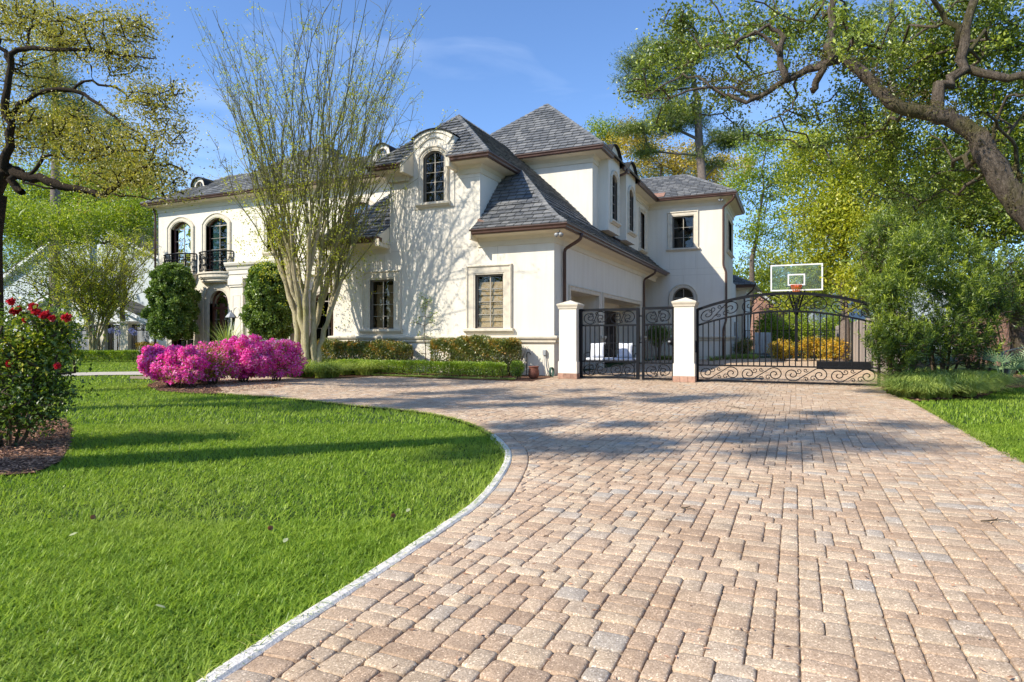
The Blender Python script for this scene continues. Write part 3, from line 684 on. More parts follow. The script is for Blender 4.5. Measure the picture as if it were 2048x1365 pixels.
def spout(pts, r=.045):
    P = [Vector(pts[0])]
    for i in range(1, len(pts)-1):           # rounded elbows
        a, b2, c = Vector(pts[i-1]), Vector(pts[i]), Vector(pts[i+1]); e = .09
        p0 = b2+(a-b2).normalized()*e; p1 = b2+(c-b2).normalized()*e
        P += [p0, (p0+2*b2+p1)/4, p1]
    P.append(Vector(pts[-1])); m = MB(); m.tube(P, r, 10); m.build('downspout', M['gutter'], house)
spout([(-5.88, 18.2, 4.28), (-5.90, 18.2, 4.10), (-6.42, 18.2, 3.82), (-6.42, 18.2, .05)], .052)
spout([(-5.88, 29.3, 4.28), (-5.90, 29.3, 4.10), (-6.42, 29.3, 3.82), (-6.42, 29.3, .05)], .052)
spout([(-2.72, 32.5, 8.1), (-2.74, 32.55, 7.92), (-3.26, 32.92, 7.6), (-3.26, 32.92, 4.7), (-3.12, 32.9, 4.35), (-3.12, 32.9, 2.0), (-3.26, 32.9, 1.5), (-3.26, 32.9, .05)], .055)
spout([(-6.35, 25.75, 8.1), (-6.35, 25.75, 7.95), (-6.93, 25.65, 7.75), (-6.93, 25.65, 5.3), (-6.6, 25.65, 5.12)], .05)
spout([(-2.2, 39.5, 4.1), (-2.25, 39.5, 3.9), (-2.75, 39.9, 3.5), (-2.75, 39.9, .1)], .05)
spout([(-31.35, 22.9, 8.0), (-31.2, 22.9, 7.7), (-31.2, 22.9, .1)], .05)
spout([(-14.9, 17.0, 4.25), (-14.9, 17.0, 4.1), (-14.74, 17.4, 3.9), (-14.78, 17.6, .1)], .045)
def floodlight(x, y, z, parent):
    b = MB(); b.lathe([(.05, 0), (.05, .03)], (x, y, z), 12)
    b.tube([(x, y, z), (x, y, z-.07)], .012, 6)
    f = b.build('floodlight', M['metalgrey'], parent)
    for s in (-1, 1):
        b = MB(); d = Vector((s*.5, -.55, -.6)).normalized(); p = Vector((x, y, z-.07))
        b.tube([p, p+d*.05, p+d*.06, p+d*.17], [.02, .025, .045, .065], 12); b.build('lamp_head', M['metalgrey'], f)
floodlight(-6.2, 17.15, 4.24, house); floodlight(-3.35, 32.72, 8.06, house)
# balconies
def scroll(c, R0, turns, start, direction=1, r1=.12, n=40):
    return [(c[0]+R0*(r1+(1-r1)*t)*math.cos(start+direction*2*math.pi*turns*(t-1)), c[1]+R0*(r1+(1-r1)*t)*math.sin(start+direction*2*math.pi*turns*(t-1))) for t in [i/n for i in range(n+1)]]
for xc in (-29.32, -26.72):
    def arc(o, k=15, hw=1.16, dep=.52): return [(xc+hw*math.sin(a)*(1+o/hw), YM-.02-(dep+o)*max(0, math.cos(a)), 0) for a in [(-.5+i/(k-1))*math.pi for i in range(k)]]
    s = MB()
    for (o, z0, z1) in ((.06, 4.32, 4.40), (0, 4.14, 4.32), (-.05, 4.08, 4.14), (-.12, 3.95, 4.08), (-.2, 3.88, 3.95)):
        A = [(x, y) for x, y, z in arc(o)]; k = len(A)
        s.add([(x, y, z0) for x, y in A]+[(x, y, z1) for x, y in A], [(i, i+1, k+i+1, k+i) for i in range(k-1)]+[tuple(range(k)), tuple(range(k, 2*k))[::-1]])
    bal = s.build('balcony', M['stone'], house)
    r = MB(); A = arc(-.03, 41); L = [0]
    for i in range(1, len(A)): L.append(L[-1]+math.dist(A[i][:2], A[i-1][:2]))
    T = L[-1]; xs = [p[0] for p in A]; ys = [p[1] for p in A]
    def W(u, z): return (float(np.interp(u, L, xs)), float(np.interp(u, L, ys)), z)
    for z, rr in ((5.42, .024), (4.50, .014), (5.30, .010)): r.tube([W(T*i/40, z) for i in range(41)], rr, 4)
    for i in range(6): r.tube([W(T*i/5, 4.38), W(T*i/5, 5.43)], .018, 4)
    k = 10
    for i in range(k):
        u = T*(i+.5)/k; hw = T/k*.46
        for sg in (-1, 1):
            for (cz, st, dr) in ((5.10, math.pi*1.5, 1), (4.74, math.pi*.5, -1)):
                r.tube([W(u+sg*(x), z) for x, z in scroll((hw*.5, cz), hw*.48, 1.3, st, dr, n=16)], .009, 4, caps=False)
            r.tube([W(u+sg*hw*.15, 4.50), W(u+sg*hw*.9, 4.92), W(u+sg*hw*.15, 5.32)], .008, 4, caps=False)
    r.build('railing', M['iron'], bal)

# ------------------------------------------------------------------ ornamental iron: fence panel, small gate, drive gate
def volute_band(W, u0, u1, zb, zt, n, mb, r=.0125):
    """row of S scrolls with small curls between them; W(u, t) maps along and 0..1 up the band"""
    w_ = (u1-u0)/n
    for i in range(n):
        c = u0+w_*(i+.5); h = 1.0; asp = w_; hb = zt-zb
        def P(x, y): return W(c+x, .5+y/hb)
        Rb = min(hb*.47, w_*.27); xo = w_/2-Rb-.015
        left = scroll((-xo, 0), Rb, 1.55, math.radians(300), 1, .10, 44)
        right = [(-x, -y) for x, y in left][::-1]
        mb.tube([P(x, y) for x, y in left+right], r, 5, caps=False)
        for sg in (1, -1):
            rs2 = Rb*.50
            a = scroll((-xo*.30*sg+sg*-Rb*.38, sg*(Rb*.52)), rs2*.85, 1.2, math.radians(200 if sg > 0 else 20), -1, .12, 26)
            mb.tube([P(x, y) for x, y in a], r*.8, 5, caps=False)
            a = scroll((-xo*.30*sg+sg*Rb*.48, sg*(Rb*.66)), rs2*.62, 1.2, math.radians(-20 if sg > 0 else 160), 1, .12, 26)
            mb.tube([P(x, y) for x, y in a], r*.8, 5, caps=False)
            a = scroll((sg*(-xo), 0.0), Rb*.55, .9, math.radians(120 if sg > 0 else -60), -1, .3, 20)
GY = 16.6
def iron_panel(name, x0, x1, top, mid, lb, bot, nscroll, nbar, label, cat, post=.022, extra=None, group=None):
    """top(x), mid(x): heights of the upper rails"""
    rt = empty(name, ((x0+x1)/2, GY, 0), label, cat, group)
    f = MB(); k = 30
    X = [x0+(x1-x0)*i/k for i in range(k+1)]
    for fn, rr in ((top, .034), (mid, .023)):
        for a, b in zip(X[:-1], X[1:]):
            f.hexa([(a, GY-rr, fn(a)-rr), (b, GY-rr, fn(b)-rr), (b, GY+rr, fn(b)-rr), (a, GY+rr, fn(a)-rr), (a, GY-rr, fn(a)+rr), (b, GY-rr, fn(b)+rr), (b, GY+rr, fn(b)+rr), (a, GY+rr, fn(a)+rr)])
    for z, rr in ((lb, .018), (bot, .024)): f.box(x0, x1, GY-rr+.001, GY+rr-.001, z-rr, z+rr)
    for x in (x0, x1): f.box(x-post, x+post, GY-post-.002, GY+post+.002, bot-.03, top(x)+.027)
    f.build('frame', M['iron'], rt)
    for i in range(nbar):
        x = x0+(x1-x0)*(i+1)/(nbar+1); b = MB(); b.box(x-.013, x+.013, GY-.013, GY+.013, lb, mid(x)); b.build('bar', M['iron'], rt)
    s = MB()
    volute_band(lambda u, t: (u, GY, mid(u)+.018+(top(u)-mid(u)-.044)*t), x0+post, x1-post, mid((x0+x1)/2), top((x0+x1)/2), nscroll, s)
    s.build('upper_scrollwork', M['iron'], rt)
    s = MB(); volute_band(lambda u, t: (u, GY, bot+.024+(lb-bot-.042)*t), x0+post, x1-post, bot, lb, nscroll, s)
    s.build('lower_scrollwork', M['iron'], rt)
    if extra: extra(rt)
    return rt
iron_panel('iron_fence_panel', -5.38, -3.80, lambda x: 1.88, lambda x: 1.46, .48, .05, 2, 11, 'black wrought iron fence panel with scrollwork between the left pillar and the small gate', 'fence', post=.04)
def latch(rt):
    b = MB(); b.box(-3.02, -2.90, GY-.05, GY+.05, .93, 1.12); b.build('lock_box', M['iron'], rt)
    b = MB(); b.lathe([(.0, 0), (.032, .005), (.036, .03), (.02, .05)], (-2.96, GY-.1, 1.0), 12); b.tube([(-2.96, GY-.1, 1.02), (-2.96, GY, 1.02)], .012, 8); b.build('knob', M['metalgrey'], rt)
    b = MB()
    for z in (.45, 1.0, 1.7): b.box(-3.76, -3.66, GY-.015, GY+.015, z-.02, z+.02)
    b.build('hinge', M['iron'], rt)
iron_panel('pedestrian_gate', -3.66, -2.88, lambda x: 1.90, lambda x: 1.47, .46, .05, 1, 6, 'narrow black iron gate with scrolls and a round knob, left of the right pillar', 'gate', post=.03, extra=latch)
x0g, x1g = -2.27, 1.75; xm = (x0g+x1g)/2
def arcz(z0, z1): return lambda x: z1-(z1-z0)*((x-xm)/((x1g-x0g)/2))**2
def gext(rt):
    b = MB(); b.box(x0g-.12, x0g+.0, GY-.06, GY+.06, .75, 1.05); b.build('gate_opener', M['iron'], rt)
iron_panel('driveway_gate', x0g, x1g, arcz(1.84, 2.20), arcz(1.44, 1.77), .43, .045, 4, 29, 'wide black iron driveway gate with an arched top and scrollwork bands', 'gate', post=.03, extra=gext)
def pillar(x, y, label, wd=.25, h=2.07, group='gate pillars'):
    rt = empty('gate_pillar', (x, y, 0), label, 'pillar', group)
    b = MB(); b.box(x-wd, x+wd, y-wd, y+wd, .14, h-.14); b.box(x-wd-.022, x+wd+.022, y-wd-.022, y+wd+.022, .145, .47); b.build('shaft', M['stucco'], rt, bevel=.01)
    b = MB(); b.sweep([(x-wd, y+wd, 0), (x-wd, y-wd, 0), (x+wd, y-wd, 0), (x+wd, y+wd, 0)], [(-.2, h-.15), (.02, h-.15), (.03, h-.10), (.045, h-.075), (.055, h-.05), (.055, h-.02), (-.2, h+.0)], closed=True)
    e = wd+.055; b.add([(x-e, y-e, h-.021), (x+e, y-e, h-.021), (x+e, y+e, h-.021), (x-e, y+e, h-.021), (x, y, h+.09)], [(0, 1, 4), (1, 2, 4), (2, 3, 4), (3, 0, 4)])
    b.build('cap', M['stone'], rt)
    b = MB(); e = wd+.032
    for i in range(3):
        for (ax, sg) in ((0, -1), (0, 1), (1, -1), (1, 1)):
            a0 = -e+i*2*e/3+.004; a1 = -e+(i+1)*2*e/3-.004; r = rs.random()
            if ax == 0: b.box(x+a0, x+a1, *( (y-e, y-e+.06) if sg < 0 else (y+e-.06, y+e)), 0, .143, r)
            else: b.box(*((x-e+.001, x-e+.06) if sg < 0 else (x+e-.06, x+e-.001)), y+a0+(.06 if i == 0 else 0), y+a1-(.06 if i == 2 else 0), 0, .142, r)
    b.box(x-e+.01, x+e-.01, y-e+.01, y+e-.01, 0, .139)
    b.build('brick_base', M['brickpink'], rt, bevel=.008)
pillar(-5.68, GY, 'cream gate pillar on the left, standing against the corner of the house')
pillar(-2.57, GY, 'cream gate pillar standing between the small gate and the driveway gate')

# ------------------------------------------------------------------ things around the court
def bench():
    rt = empty('iron_bench', (-4.95, 18.15, 0), 'black scrolled iron bench with a white seat pad behind the fence panel', 'bench')
    x0, x1, y0, y1 = -5.7, -4.2, 17.9, 18.45
    for x in (x0, x1):
        for y in (y0, y1): b = MB(); b.tube([(x, y, 0), (x-.01, y, .22), (x, y, .43)], .016, 6); b.build('leg', M['iron'], rt)
    b = MB(); b.box(x0, x1, y0, y1, .42, .45); b.build('seat', M['iron'], rt)
    b = MB(); b.tube([(x0+(x1-x0)*i/20, y1, .86+.10*math.sin(i/20*math.pi)) for i in range(21)], .014, 6)
    for x in (x0, x1): b.tube([(x, y1, .4), (x, y1+.03, .86)], .016, 6)
    for c in (x0+.38, (x0+x1)/2, x1-.38):
        for sg in (-1, 1):
            b.tube([(c+sg*.02, y1, .45), (c+sg*.14, y1, .62), (c+sg*.20, y1, .74)]+[(c+sg*x, y1, z) for x, z in scroll((.15, .78), .05, 1.1, 0, 1, n=14)][::-1], .010, 5)
            b.tube([(c+sg*.10, y1, .45), (c+sg*.02, y1, .66), (c+sg*.08, y1, .82)], .010, 5)
    b.build('backrest', M['iron'], rt)
    b = MB()
    for x in (x0, x1): b.tube([(x, y0, .42), (x, y0-.02, .62), (x, y0+.1, .66), (x, y1, .68)], .014, 6)
    b.build('armrest', M['iron'], rt)
    b = MB(); b.box(x0+.03, x1-.03, y0+.02, y1-.04, .452, .53); o = b.build('seat_pad', M['cushion'], rt, bevel=.03)
def cushion(x, y, label, tilt):
    s = MB(); n = 12; hw = .22; vs = []; fs = []
    for sd in (1, -1):
        for i in range(n+1):
            for j in range(n+1):
                u, v = i/n*2-1, j/n*2-1; t = .075*(max(0, (1-u**4)*(1-v**4)))**.5; pin = 1-.07*(1-abs(u))*abs(v)**6
                X = u*hw*(1-.06*(1-v*v)); Z = v*hw*(1-.06*(1-u*u)); vs.append((x+X+sd*0, y+sd*t*1.0+Z*.25, .535+hw+Z*.97+tilt*X))
    m_ = (n+1)**2
    for sd in (0, 1):
        for i in range(n):
            for j in range(n): a = sd*m_+i*(n+1)+j; fs.append((a, a+1, a+n+2, a+n+1))
    s.add(vs, fs, smooth=True); tag(s.build('cushion', M['cushion']), label, 'cushion', 'white cushions on the iron bench')
bench(); cushion(-5.38, 18.2, 'white square cushion at the left end of the iron bench', .06); cushion(-4.55, 18.2, 'white square cushion at the right end of the iron bench', 0)

def hoop():
    x, y = .05, 32.25
    rt = empty('basketball_hoop', (x, y, 0), 'clear basketball backboard with an orange rim on a dark pole in the court', 'basketball hoop')
    b = MB(); b.box(x-.065, x+.065, y+.0, y+.13, 0, 2.75); b.build('pole', M['iron'], rt)
    yb = y-1.0
    b = MB()
    for s in (-1, 1): b.tube([(x+s*.05, y, 2.2), (x+s*.35, yb+.06, 3.25)], .035, 6); b.tube([(x+s*.07, y+.1, 2.7), (x+s*.35, yb+.06, 3.9)], .03, 6)
    b.box(x-.45, x+.45, yb+.02, yb+.06, 3.42, 3.47); b.box(x-.45, x+.45, yb+.02, yb+.06, 3.95, 4.0)
    b.build('support_arm', M['iron'], rt)
    z0, z1, hw = 3.26, 4.40, 1.05
    g = MB(); g.box(x-hw, x+hw, yb, yb+.012, z0, z1); g.build('backboard', M['board'], rt)
    f = MB()
    for a in ((x-hw-.03, x+hw+.03, z0-.03, z0+.03), (x-hw-.03, x+hw+.03, z1-.03, z1+.03)): f.box(a[0], a[1], yb-.02, yb+.03, a[2], a[3])
    for s in (-1, 1): f.box(x+s*hw-.03, x+s*hw+.03, yb-.019, yb+.029, z0+.03, z1-.03)
    f.build('backboard_frame', M['white'], rt)
    f = MB(); a = .36
    f.box(x-a, x+a, yb-.006, yb-.001, 3.47, 3.53); f.box(x-a, x+a, yb-.006, yb-.001, 3.93, 3.99)
    for s in (-1, 1): f.box(x+s*(a-.03)-.03, x+s*(a-.03)+.03, yb-.006, yb-.001, 3.53, 3.93)
    f.build('target_square', M['white'], rt)
    b = MB(); b.tube([(x+.23*math.cos(t*math.pi/12), yb-.34+.23*math.sin(t*math.pi/12), 3.46) for t in range(24)], .014, 6, closed=True); b.box(x-.1, x+.1, yb-.12, yb-.01, 3.40, 3.46)
    b.build('rim', M['orange'], rt)
    b = MB()
    for t in range(12):
        a0 = t*math.pi/6
        for s in (-1, 1): b.tube([(x+.23*math.cos(a0), yb-.34+.23*math.sin(a0), 3.45), (x+.17*math.cos(a0+s*.26), yb-.34+.17*math.sin(a0+s*.26), 3.28), (x+.12*math.cos(a0), yb-.34+.12*math.sin(a0), 3.12)], .007, 4)
    b.build('net', M['orange'], rt)
hoop()
def cabinet():
    rt = empty('utility_cabinet', (-1.75, 40, 0), 'tall white slatted utility cabinet beyond the driveway gate', 'cabinet')
    b = MB(); b.box(-2.2, -1.25, 40.0, 40.6, .18, 1.40)
    b.build('body', M['white'], rt, bevel=.015)
    b = MB()
    for i in range(10): b.box(-2.17+i*.09, -2.10+i*.09, 39.975, 40.0, .25, 1.34)
    b.build('louvre', M['white'], rt)
    b = MB(); b.box(-2.3, -1.15, 39.9, 40.7, 0, .17); b.build('plinth', M['metalgrey'], rt)
cabinet()
b = MB(); b.box(-3.19, -3.05, 38.2, 38.9, 1.0, 2.0); b.box(-3.17, -3.10, 38.3, 38.36, 0, 1.0); b.box(-3.06, -3.03, 38.25, 38.85, 1.05, 1.95); tag(b.build('meter_box', M['metalgrey'], bevel=.01), 'grey electrical meter box on the far side wall of the house beyond the gate', 'meter box')
b = MB()
for i in range(4): b.box(.72+i*.9, 1.60+i*.9, 24.9, 25.2, 0.005, .26)
b.box(.7, 4.0, 24.98, 25.15, .02, .28); tag(b.build('planter_wall', M['iron'], bevel=.01), 'low black planter wall in front of the yellow shrubs beyond the gate', 'planter')

# wall fittings beside the corner
bx = empty('electrical_box', (-6.78, 17.45, .7), 'small grey electrical box with two conduit pipes on the house wall beside the left pillar', 'electrical box')
b = MB(); b.box(-6.83, -6.73, 17.40, 17.497, .60, .76); b.build('box', M['metalgrey'], bx, bevel=.006)
b = MB(); b.tube([(-6.80, 17.44, .61), (-6.78, 17.42, .3), (-6.68, 17.3, .02)], .013, 6); b.tube([(-6.76, 17.44, .61), (-6.72, 17.42, .3), (-6.60, 17.3, .02)], .013, 6); b.build('conduit', M['metalgrey'], bx)
pt = MB(); px_, py_ = -6.62, 16.2
pt.lathe([(.10, 0), (.13, .03), (.155, .12), (.15, .20), (.125, .27), (.13, .30), (.145, .31), (.145, .335), (.125, .335), (.115, .28), (.11, .25)], (px_, py_, 0), 24)
tag(pt.build('clay_pot', M['clay']), 'brown clay pot standing beside the round boxwood ball', 'pot')
b = MB(); b.tube([(-7.35, 17.44, 0), (-7.35, 17.44, .62), (-7.33, 17.43, .68), (-7.26, 17.42, .69), (-7.22, 17.42, .62)], .014, 6); tag(b.build('hose_pipe', M['iron']), 'thin black pipe with a hooked top against the wall behind the boxwood ball', 'pipe')
b = MB()
for i in range(5): b.tube([(-6.32+.012*i, 16.75+.13*math.cos(t*math.pi/12), .15+.13*math.sin(t*math.pi/12)) for t in range(24)], .011, 6, closed=True)
tag(b.build('hose_coil', M['green']), 'dark green garden hose coil on the ground between the pot and the conduits', 'hose')

# lantern on a post in front of the entrance
def lantern():
    p = at(462, 640, 27.2); x, y = p.x, p.y
    rt = empty('lantern_post', (x, y, 0), 'glazed lantern on a slim post in front of the arched entrance', 'lamp post')
    b = MB(); b.lathe([(.09, 0), (.09, .1), (.035, .16), (.03, 1.35), (.05, 1.4), (.03, 1.45)], (x, y, 0), 12); b.build('post', M['iron'], rt)
    b = MB()
    for k in range(6):
        a = k*math.pi/3; b.tube([(x+.10*math.cos(a), y+.10*math.sin(a), 1.45), (x+.17*math.cos(a), y+.17*math.sin(a), 1.98)], .012, 4)
    b.lathe([(.11, 1.42), (.11, 1.46)], (x, y, 0), 6)
    b.build('lantern_cage', M['iron'], rt)
    b = MB(); b.lathe([(.22, 1.97), (.23, 2.0), (.14, 2.12), (.06, 2.2), (.03, 2.24), (.04, 2.27), (.0, 2.32)], (x, y, 0), 6, smooth=False); b.build('lantern_roof', M['metalgrey'], rt)
    b = MB(); b.lathe([(.095, 1.46), (.16, 1.97)], (x, y, 0), 6, smooth=False); b.build('lantern_glass', M['pane'], rt)
lantern()

# ------------------------------------------------------------------ board fence, far iron fence, side iron fence with pillars
fr = empty('board_fence', (2.45, 30, 0), 'weathered grey vertical board fence running back along the right side of the court', 'fence')
y = 18.2; k = 0; b = MB()
while y < 46:
    hgt = 1.80+.04*math.sin(k*1.7)+rs.uniform(-.015, .015); b.box(2.40+rs.uniform(-.006, .006), 2.425, y+.004, y+.146, .03, hgt, rs.random()); y += .15; k += 1
b.build('boards', M['fencewood'], fr); b = MB(); b.box(2.426, 2.49, 18.2, 46, .4, .49); b.box(2.426, 2.49, 18.2, 46, 1.35, 1.44)
for i in range(12): b.box(2.49, 2.58, 18.3+i*2.5, 18.39+i*2.5, 0, 1.75)
b.build('rail', M['fencewood'], fr)
fr = empty('far_iron_fence', (0, 38.6, 0), 'low thin black iron fence across the back of the court behind the yellow shrubs', 'fence')
b = MB(); b.box(-2.7, 2.38, 38.59, 38.62, 1.50, 1.53); b.box(-2.7, 2.38, 38.59, 38.62, .15, .18)
for i in range(52): b.box(-2.7+i*.0995, -2.685+i*.0995, 38.597, 38.612, .05, 1.5)
b.build('pickets', M['iron'], fr)
P1 = at(210, 690, 40); P2 = at(257, 690, 38.6); P3 = at(306, 690, 37.4); P0 = at(95, 690, 42.5)
for P, lb in ((P1, 'pale square pillar of the side fence nearest the bare crepe myrtle'), (P2, 'pale square pillar of the side fence between two iron panels')):
    rt = empty('fence_pillar', (P.x, P.y, 0), lb, 'pillar', 'side fence pillars')
    b = MB(); b.box(P.x-.38, P.x+.38, P.y-.3, P.y+.3, 0, 1.95); b.build('shaft', M['stone'], rt)
    b = MB(); b.box(P.x-.50, P.x+.50, P.y-.42, P.y+.42, 1.95, 2.03); b.box(P.x-.45, P.x+.45, P.y-.37, P.y+.37, 2.03, 2.10); b.build('cap', M['stone'], rt)
for (A, B, lb) in ((P1, P2, 'black iron side fence panel between the two pale pillars'), (P2, P3, 'black iron side fence panel between a pale pillar and the house'), (P0, P1, 'long dark fence panel left of the pale pillars')):
    d = (B-A); d.z = 0; L = d.length; d.normalize(); o = Vector((A.x, A.y, 0)); a0, a1 = (.42, L-.42)
    rt = empty('side_fence_panel', o, lb, 'fence', 'side fence panels'); b = MB(); W = lambda u, z: tuple(o+d*u+Vector((0, 0, z)))
    for z in (.15, 1.55, 1.86): b.tube([W(a0, z), W(a1, z)], .025, 4)
    n = int((a1-a0)/.12)
    for i in range(n+1): b.tube([W(a0+(a1-a0)*i/n, .1), W(a0+(a1-a0)*i/n, 1.86)], .017, 4)
    b.build('bars', M['iron'], rt)
    b = MB(); volute_band(lambda u, t: W(u, 1.57+.28*t), a0, a1, 1.57, 1.85, max(1, int((a1-a0)/1.0)), b, .014); b.build('scrollwork', M['iron'], rt)

# ------------------------------------------------------------------ neighbours
def simple_house(name, label, x0, x1, y0, y1, zw, ridge, wallm, roofm='slate', front=True, gable='x', group=None, wins=()):
    rt = empty(name, ((x0+x1)/2, (y0+y1)/2, 0), label, 'house', group)
    b = MB(); b.box(x0, x1, y0, y1, 0, zw)
    ov = .45; ym = (y0+y1)/2; xm_ = (x0+x1)/2
    if gable == 'x': b.add([(x0, y0, zw-.01), (x1, y0, zw-.01), (xm_, y0, ridge), (x0, y1, zw-.01), (x1, y1, zw-.01), (xm_, y1, ridge)], [(0, 1, 2), (4, 3, 5)])
    b.build('wall', M[wallm], rt)
    b = MB()
    if gable == 'x':
        s = (ridge-zw)/(xm_-x0)
        for (xe, sg) in ((x0-ov, 1), (x1+ov, -1)):
            ze = zw-s*ov; P = [(xe, y0-ov, ze), (xe, y1+ov, ze), (xm_, y1+ov, ridge), (xm_, y0-ov, ridge)]
            b.add([(x, y, z+.02) for x, y, z in P]+[(x, y, z+.20) for x, y, z in P], [(0, 1, 2, 3), (4, 5, 6, 7), (0, 3, 7, 4), (1, 2, 6, 5), (0, 1, 5, 4)])
    else:
        r = min(x1-x0, y1-y0)/2+ov-.02; a = [(x0-ov, y0-ov), (x1+ov, y0-ov), (x1+ov, y1+ov), (x0-ov, y1+ov)]; q = [(x0-ov+r, y0-ov+r), (x1+ov-r, y0-ov+r), (x1+ov-r, y1+ov-r), (x0-ov+r, y1+ov-r)]
        vs = [(*p, zw) for p in a]+[(*p, ridge) for p in q]; b.add(vs, [(i, (i+1) % 4, 4+(i+1) % 4, 4+i) for i in range(4)]+[(4, 5, 6, 7)])
        b.add([(*p, zw) for p in a]+[(*p, zw-.16) for p in a], [(i, (i+1) % 4, 4+(i+1) % 4, 4+i) for i in range(4)]+[(4, 5, 6, 7)])
    b.build('roof', M[roofm], rt)
    if gable == 'x':
        s = (ridge-zw)/(xm_-x0); c = MB()
        for sg in (-1, 1):
            hx = (xm_-x0+ov)*sg; P0_ = (xm_, y0-ov-.03, ridge-.22); P1_ = (xm_-hx, y0-ov-.03, ridge-.22-abs(hx)*s)
            c.add([P0_, P1_, (P1_[0], P1_[1], P1_[2]+.24), (P0_[0], P0_[1], P0_[2]+.24), (P0_[0], y0+.02, P0_[2]), (P1_[0], y0+.02, P1_[2])], [(0, 1, 2, 3), (0, 1, 5, 4)])
        c.build('bargeboard', M['white'], rt)
    for (u0, u1, z0, z1) in wins: window(rt, Ff(y0), u0, u1, z0, z1, sur=0, sill=False, inside=None)
    return rt
M['shingle'] = surf('roof_shingle', (.085, .080, .075), .85, .2, 5, 30, .5, rndvar=.1)
M['brownshingle'] = surf('brown_shingle', (.16, .095, .065), .85, .2, 5, 30, .5)
ga = at(150, 674, 46)
simple_house('neighbour_house', 'low white brick garage gable behind the side fence on the left', ga.x-9, ga.x+9, ga.y, ga.y+1.2, 2.1, 5.0, 'whitebrick', 'shingle')
gb = at(190, 674, 48); gb.y = ga.y+1.3
simple_house('neighbour_house', 'taller pale grey house rising behind the white gable on the left', gb.x-14, gb.x+14, gb.y, gb.y+9, 4.6, 10.0, 'siding', 'shingle')
simple_house('neighbour_house', 'red brick house with a grey slate roof behind the shrubs on the far right', 7.3, 20, 26.5, 38, 2.75, 6.3, 'brick', 'shingle', gable='hip', wins=((8.5, 9.8, .9, 2.2),))
gc = at(1690, 674, 62)
simple_house('neighbour_house', 'grey sided house glimpsed behind the board fence', gc.x-3.2, gc.x+10, gc.y, gc.y+8, 4.3, 7.6, 'siding', 'shingle', wins=((gc.x-2, gc.x-.8, 2, 3.4),))
gd = at(1560, 674, 58)
simple_house('neighbour_house', 'brown gabled house glimpsed through the driveway gate', gd.x-6.0, gd.x+1.8, gd.y, gd.y+8, 2.6, 5.6, 'brick', 'brownshingle')
# ------------------------------------------------------------------ ground outlines
def inpoly(P, poly):
    x, y = P[:, 0], P[:, 1]; r = np.zeros(len(P), bool); n = len(poly)
    for i in range(n):
        x1, y1 = poly[i-1]; x2, y2 = poly[i]
        if y1 == y2: continue
        c = ((y1 > y) != (y2 > y)) & (x < (x2-x1)*(y-y1)/(y2-y1)+x1); r ^= c
    return r
def smooth_curve(P, n=8):
    P = [Vector(p).to_3d() for p in P]; out = []
    for i in range(len(P)-1):
        a = P[max(i-1, 0)]; b = P[i]; c = P[i+1]; d = P[min(i+2, len(P)-1)]
        for k in range(n):
            t = k/n; out.append(.5*((2*b)+(c-a)*t+(2*a-5*b+4*c-d)*t*t+(3*b-a-3*c+d)*t**3))
    out.append(P[-1]); return out
def cw(xr, D): return (xr*cT-D*sT, xr*sT+D*cT)        # from (right, ahead) of the camera
curb_px = [(395, 1365), (560, 1256), (693, 1173), (839, 1078), (951, 1000), (1002, 936), (1010, 906), (999, 887), (975, 866), (940, 848), (890, 833), (817, 821), (700, 810), (600, 799), (500, 791), (434, 787)]
LC = smooth_curve([cw(-3.0, -4), cw(-2.2, -1.3)]+[gp(*p) for p in curb_px], 6)
island = [gp(*p) for p in ((434, 787), (500, 783), (560, 775), (585, 768), (545, 761), (480, 759), (400, 757), (320, 761), (292, 770), (318, 781), (380, 786))]
far_edge = [gp(*p) for p in ((260, 752), (400, 749), (547, 754), (620, 758), (700, 757), (752, 752.5), (889, 759), (1000, 762), (1063, 764), (1075, 760), (1105, 755))]
def resample(C_, st):
    L = [0]
    for p_, q_ in zip(C_[:-1], C_[1:]): L.append(L[-1]+(q_-p_).length)
    n_ = int(L[-1]/st); u_ = np.linspace(0, L[-1], n_); return [Vector((float(np.interp(x, L, [p_.x for p_ in C_])), float(np.interp(x, L, [p_.y for p_ in C_])), 0)) for x in u_]
LC = resample(LC, .14)
DW = [(p.x, p.y) for p in LC]+[gp(*p) for p in ((420, 760), (330, 757), (260, 757))]+far_edge+[(-6.42, 17.0), (-6.42, 33), (-3.3, 33), (-3.3, 36.5), (2.3, 36.5), (2.3, 18), (1.82, 16.9), gp(1760, 776), gp(1775, 787), gp(1830, 806), gp(1921, 857), gp(1972, 886), gp(2048, 924), cw(4.3, 4.6), cw(3.9, 2.5), cw(3.9, -4)]
def offset_curve(C_, d):
    out = []
    for i in range(len(C_)):
        t = (C_[min(i+1, len(C_)-1)]-C_[max(i-1, 0)]).normalized(); out.append(C_[i]+Vector((t.y, -t.x, 0))*d)
    return out
MULCH_R = [gp(*p) for p in ((-420, 850), (-100, 828), (60, 826), (135, 840), (142, 862), (138, 890), (120, 920), (70, 942), (-100, 955), (-500, 960))]
BED_H = far_edge[2:]+[(-6.5, 17.5), (-14.7, 17.5), (-14.7, 23), (-31, 23), (-31, 21.5), (-22, 19.5)]
BED_R = [gp(*p) for p in ((1765, 778), (1800, 794), (1830, 801), (1957, 796), (2008, 777), (2048, 774), (2400, 770))]+[(9, 24), (2.4, 24), (2.3, 18), (1.8, 16.9)]
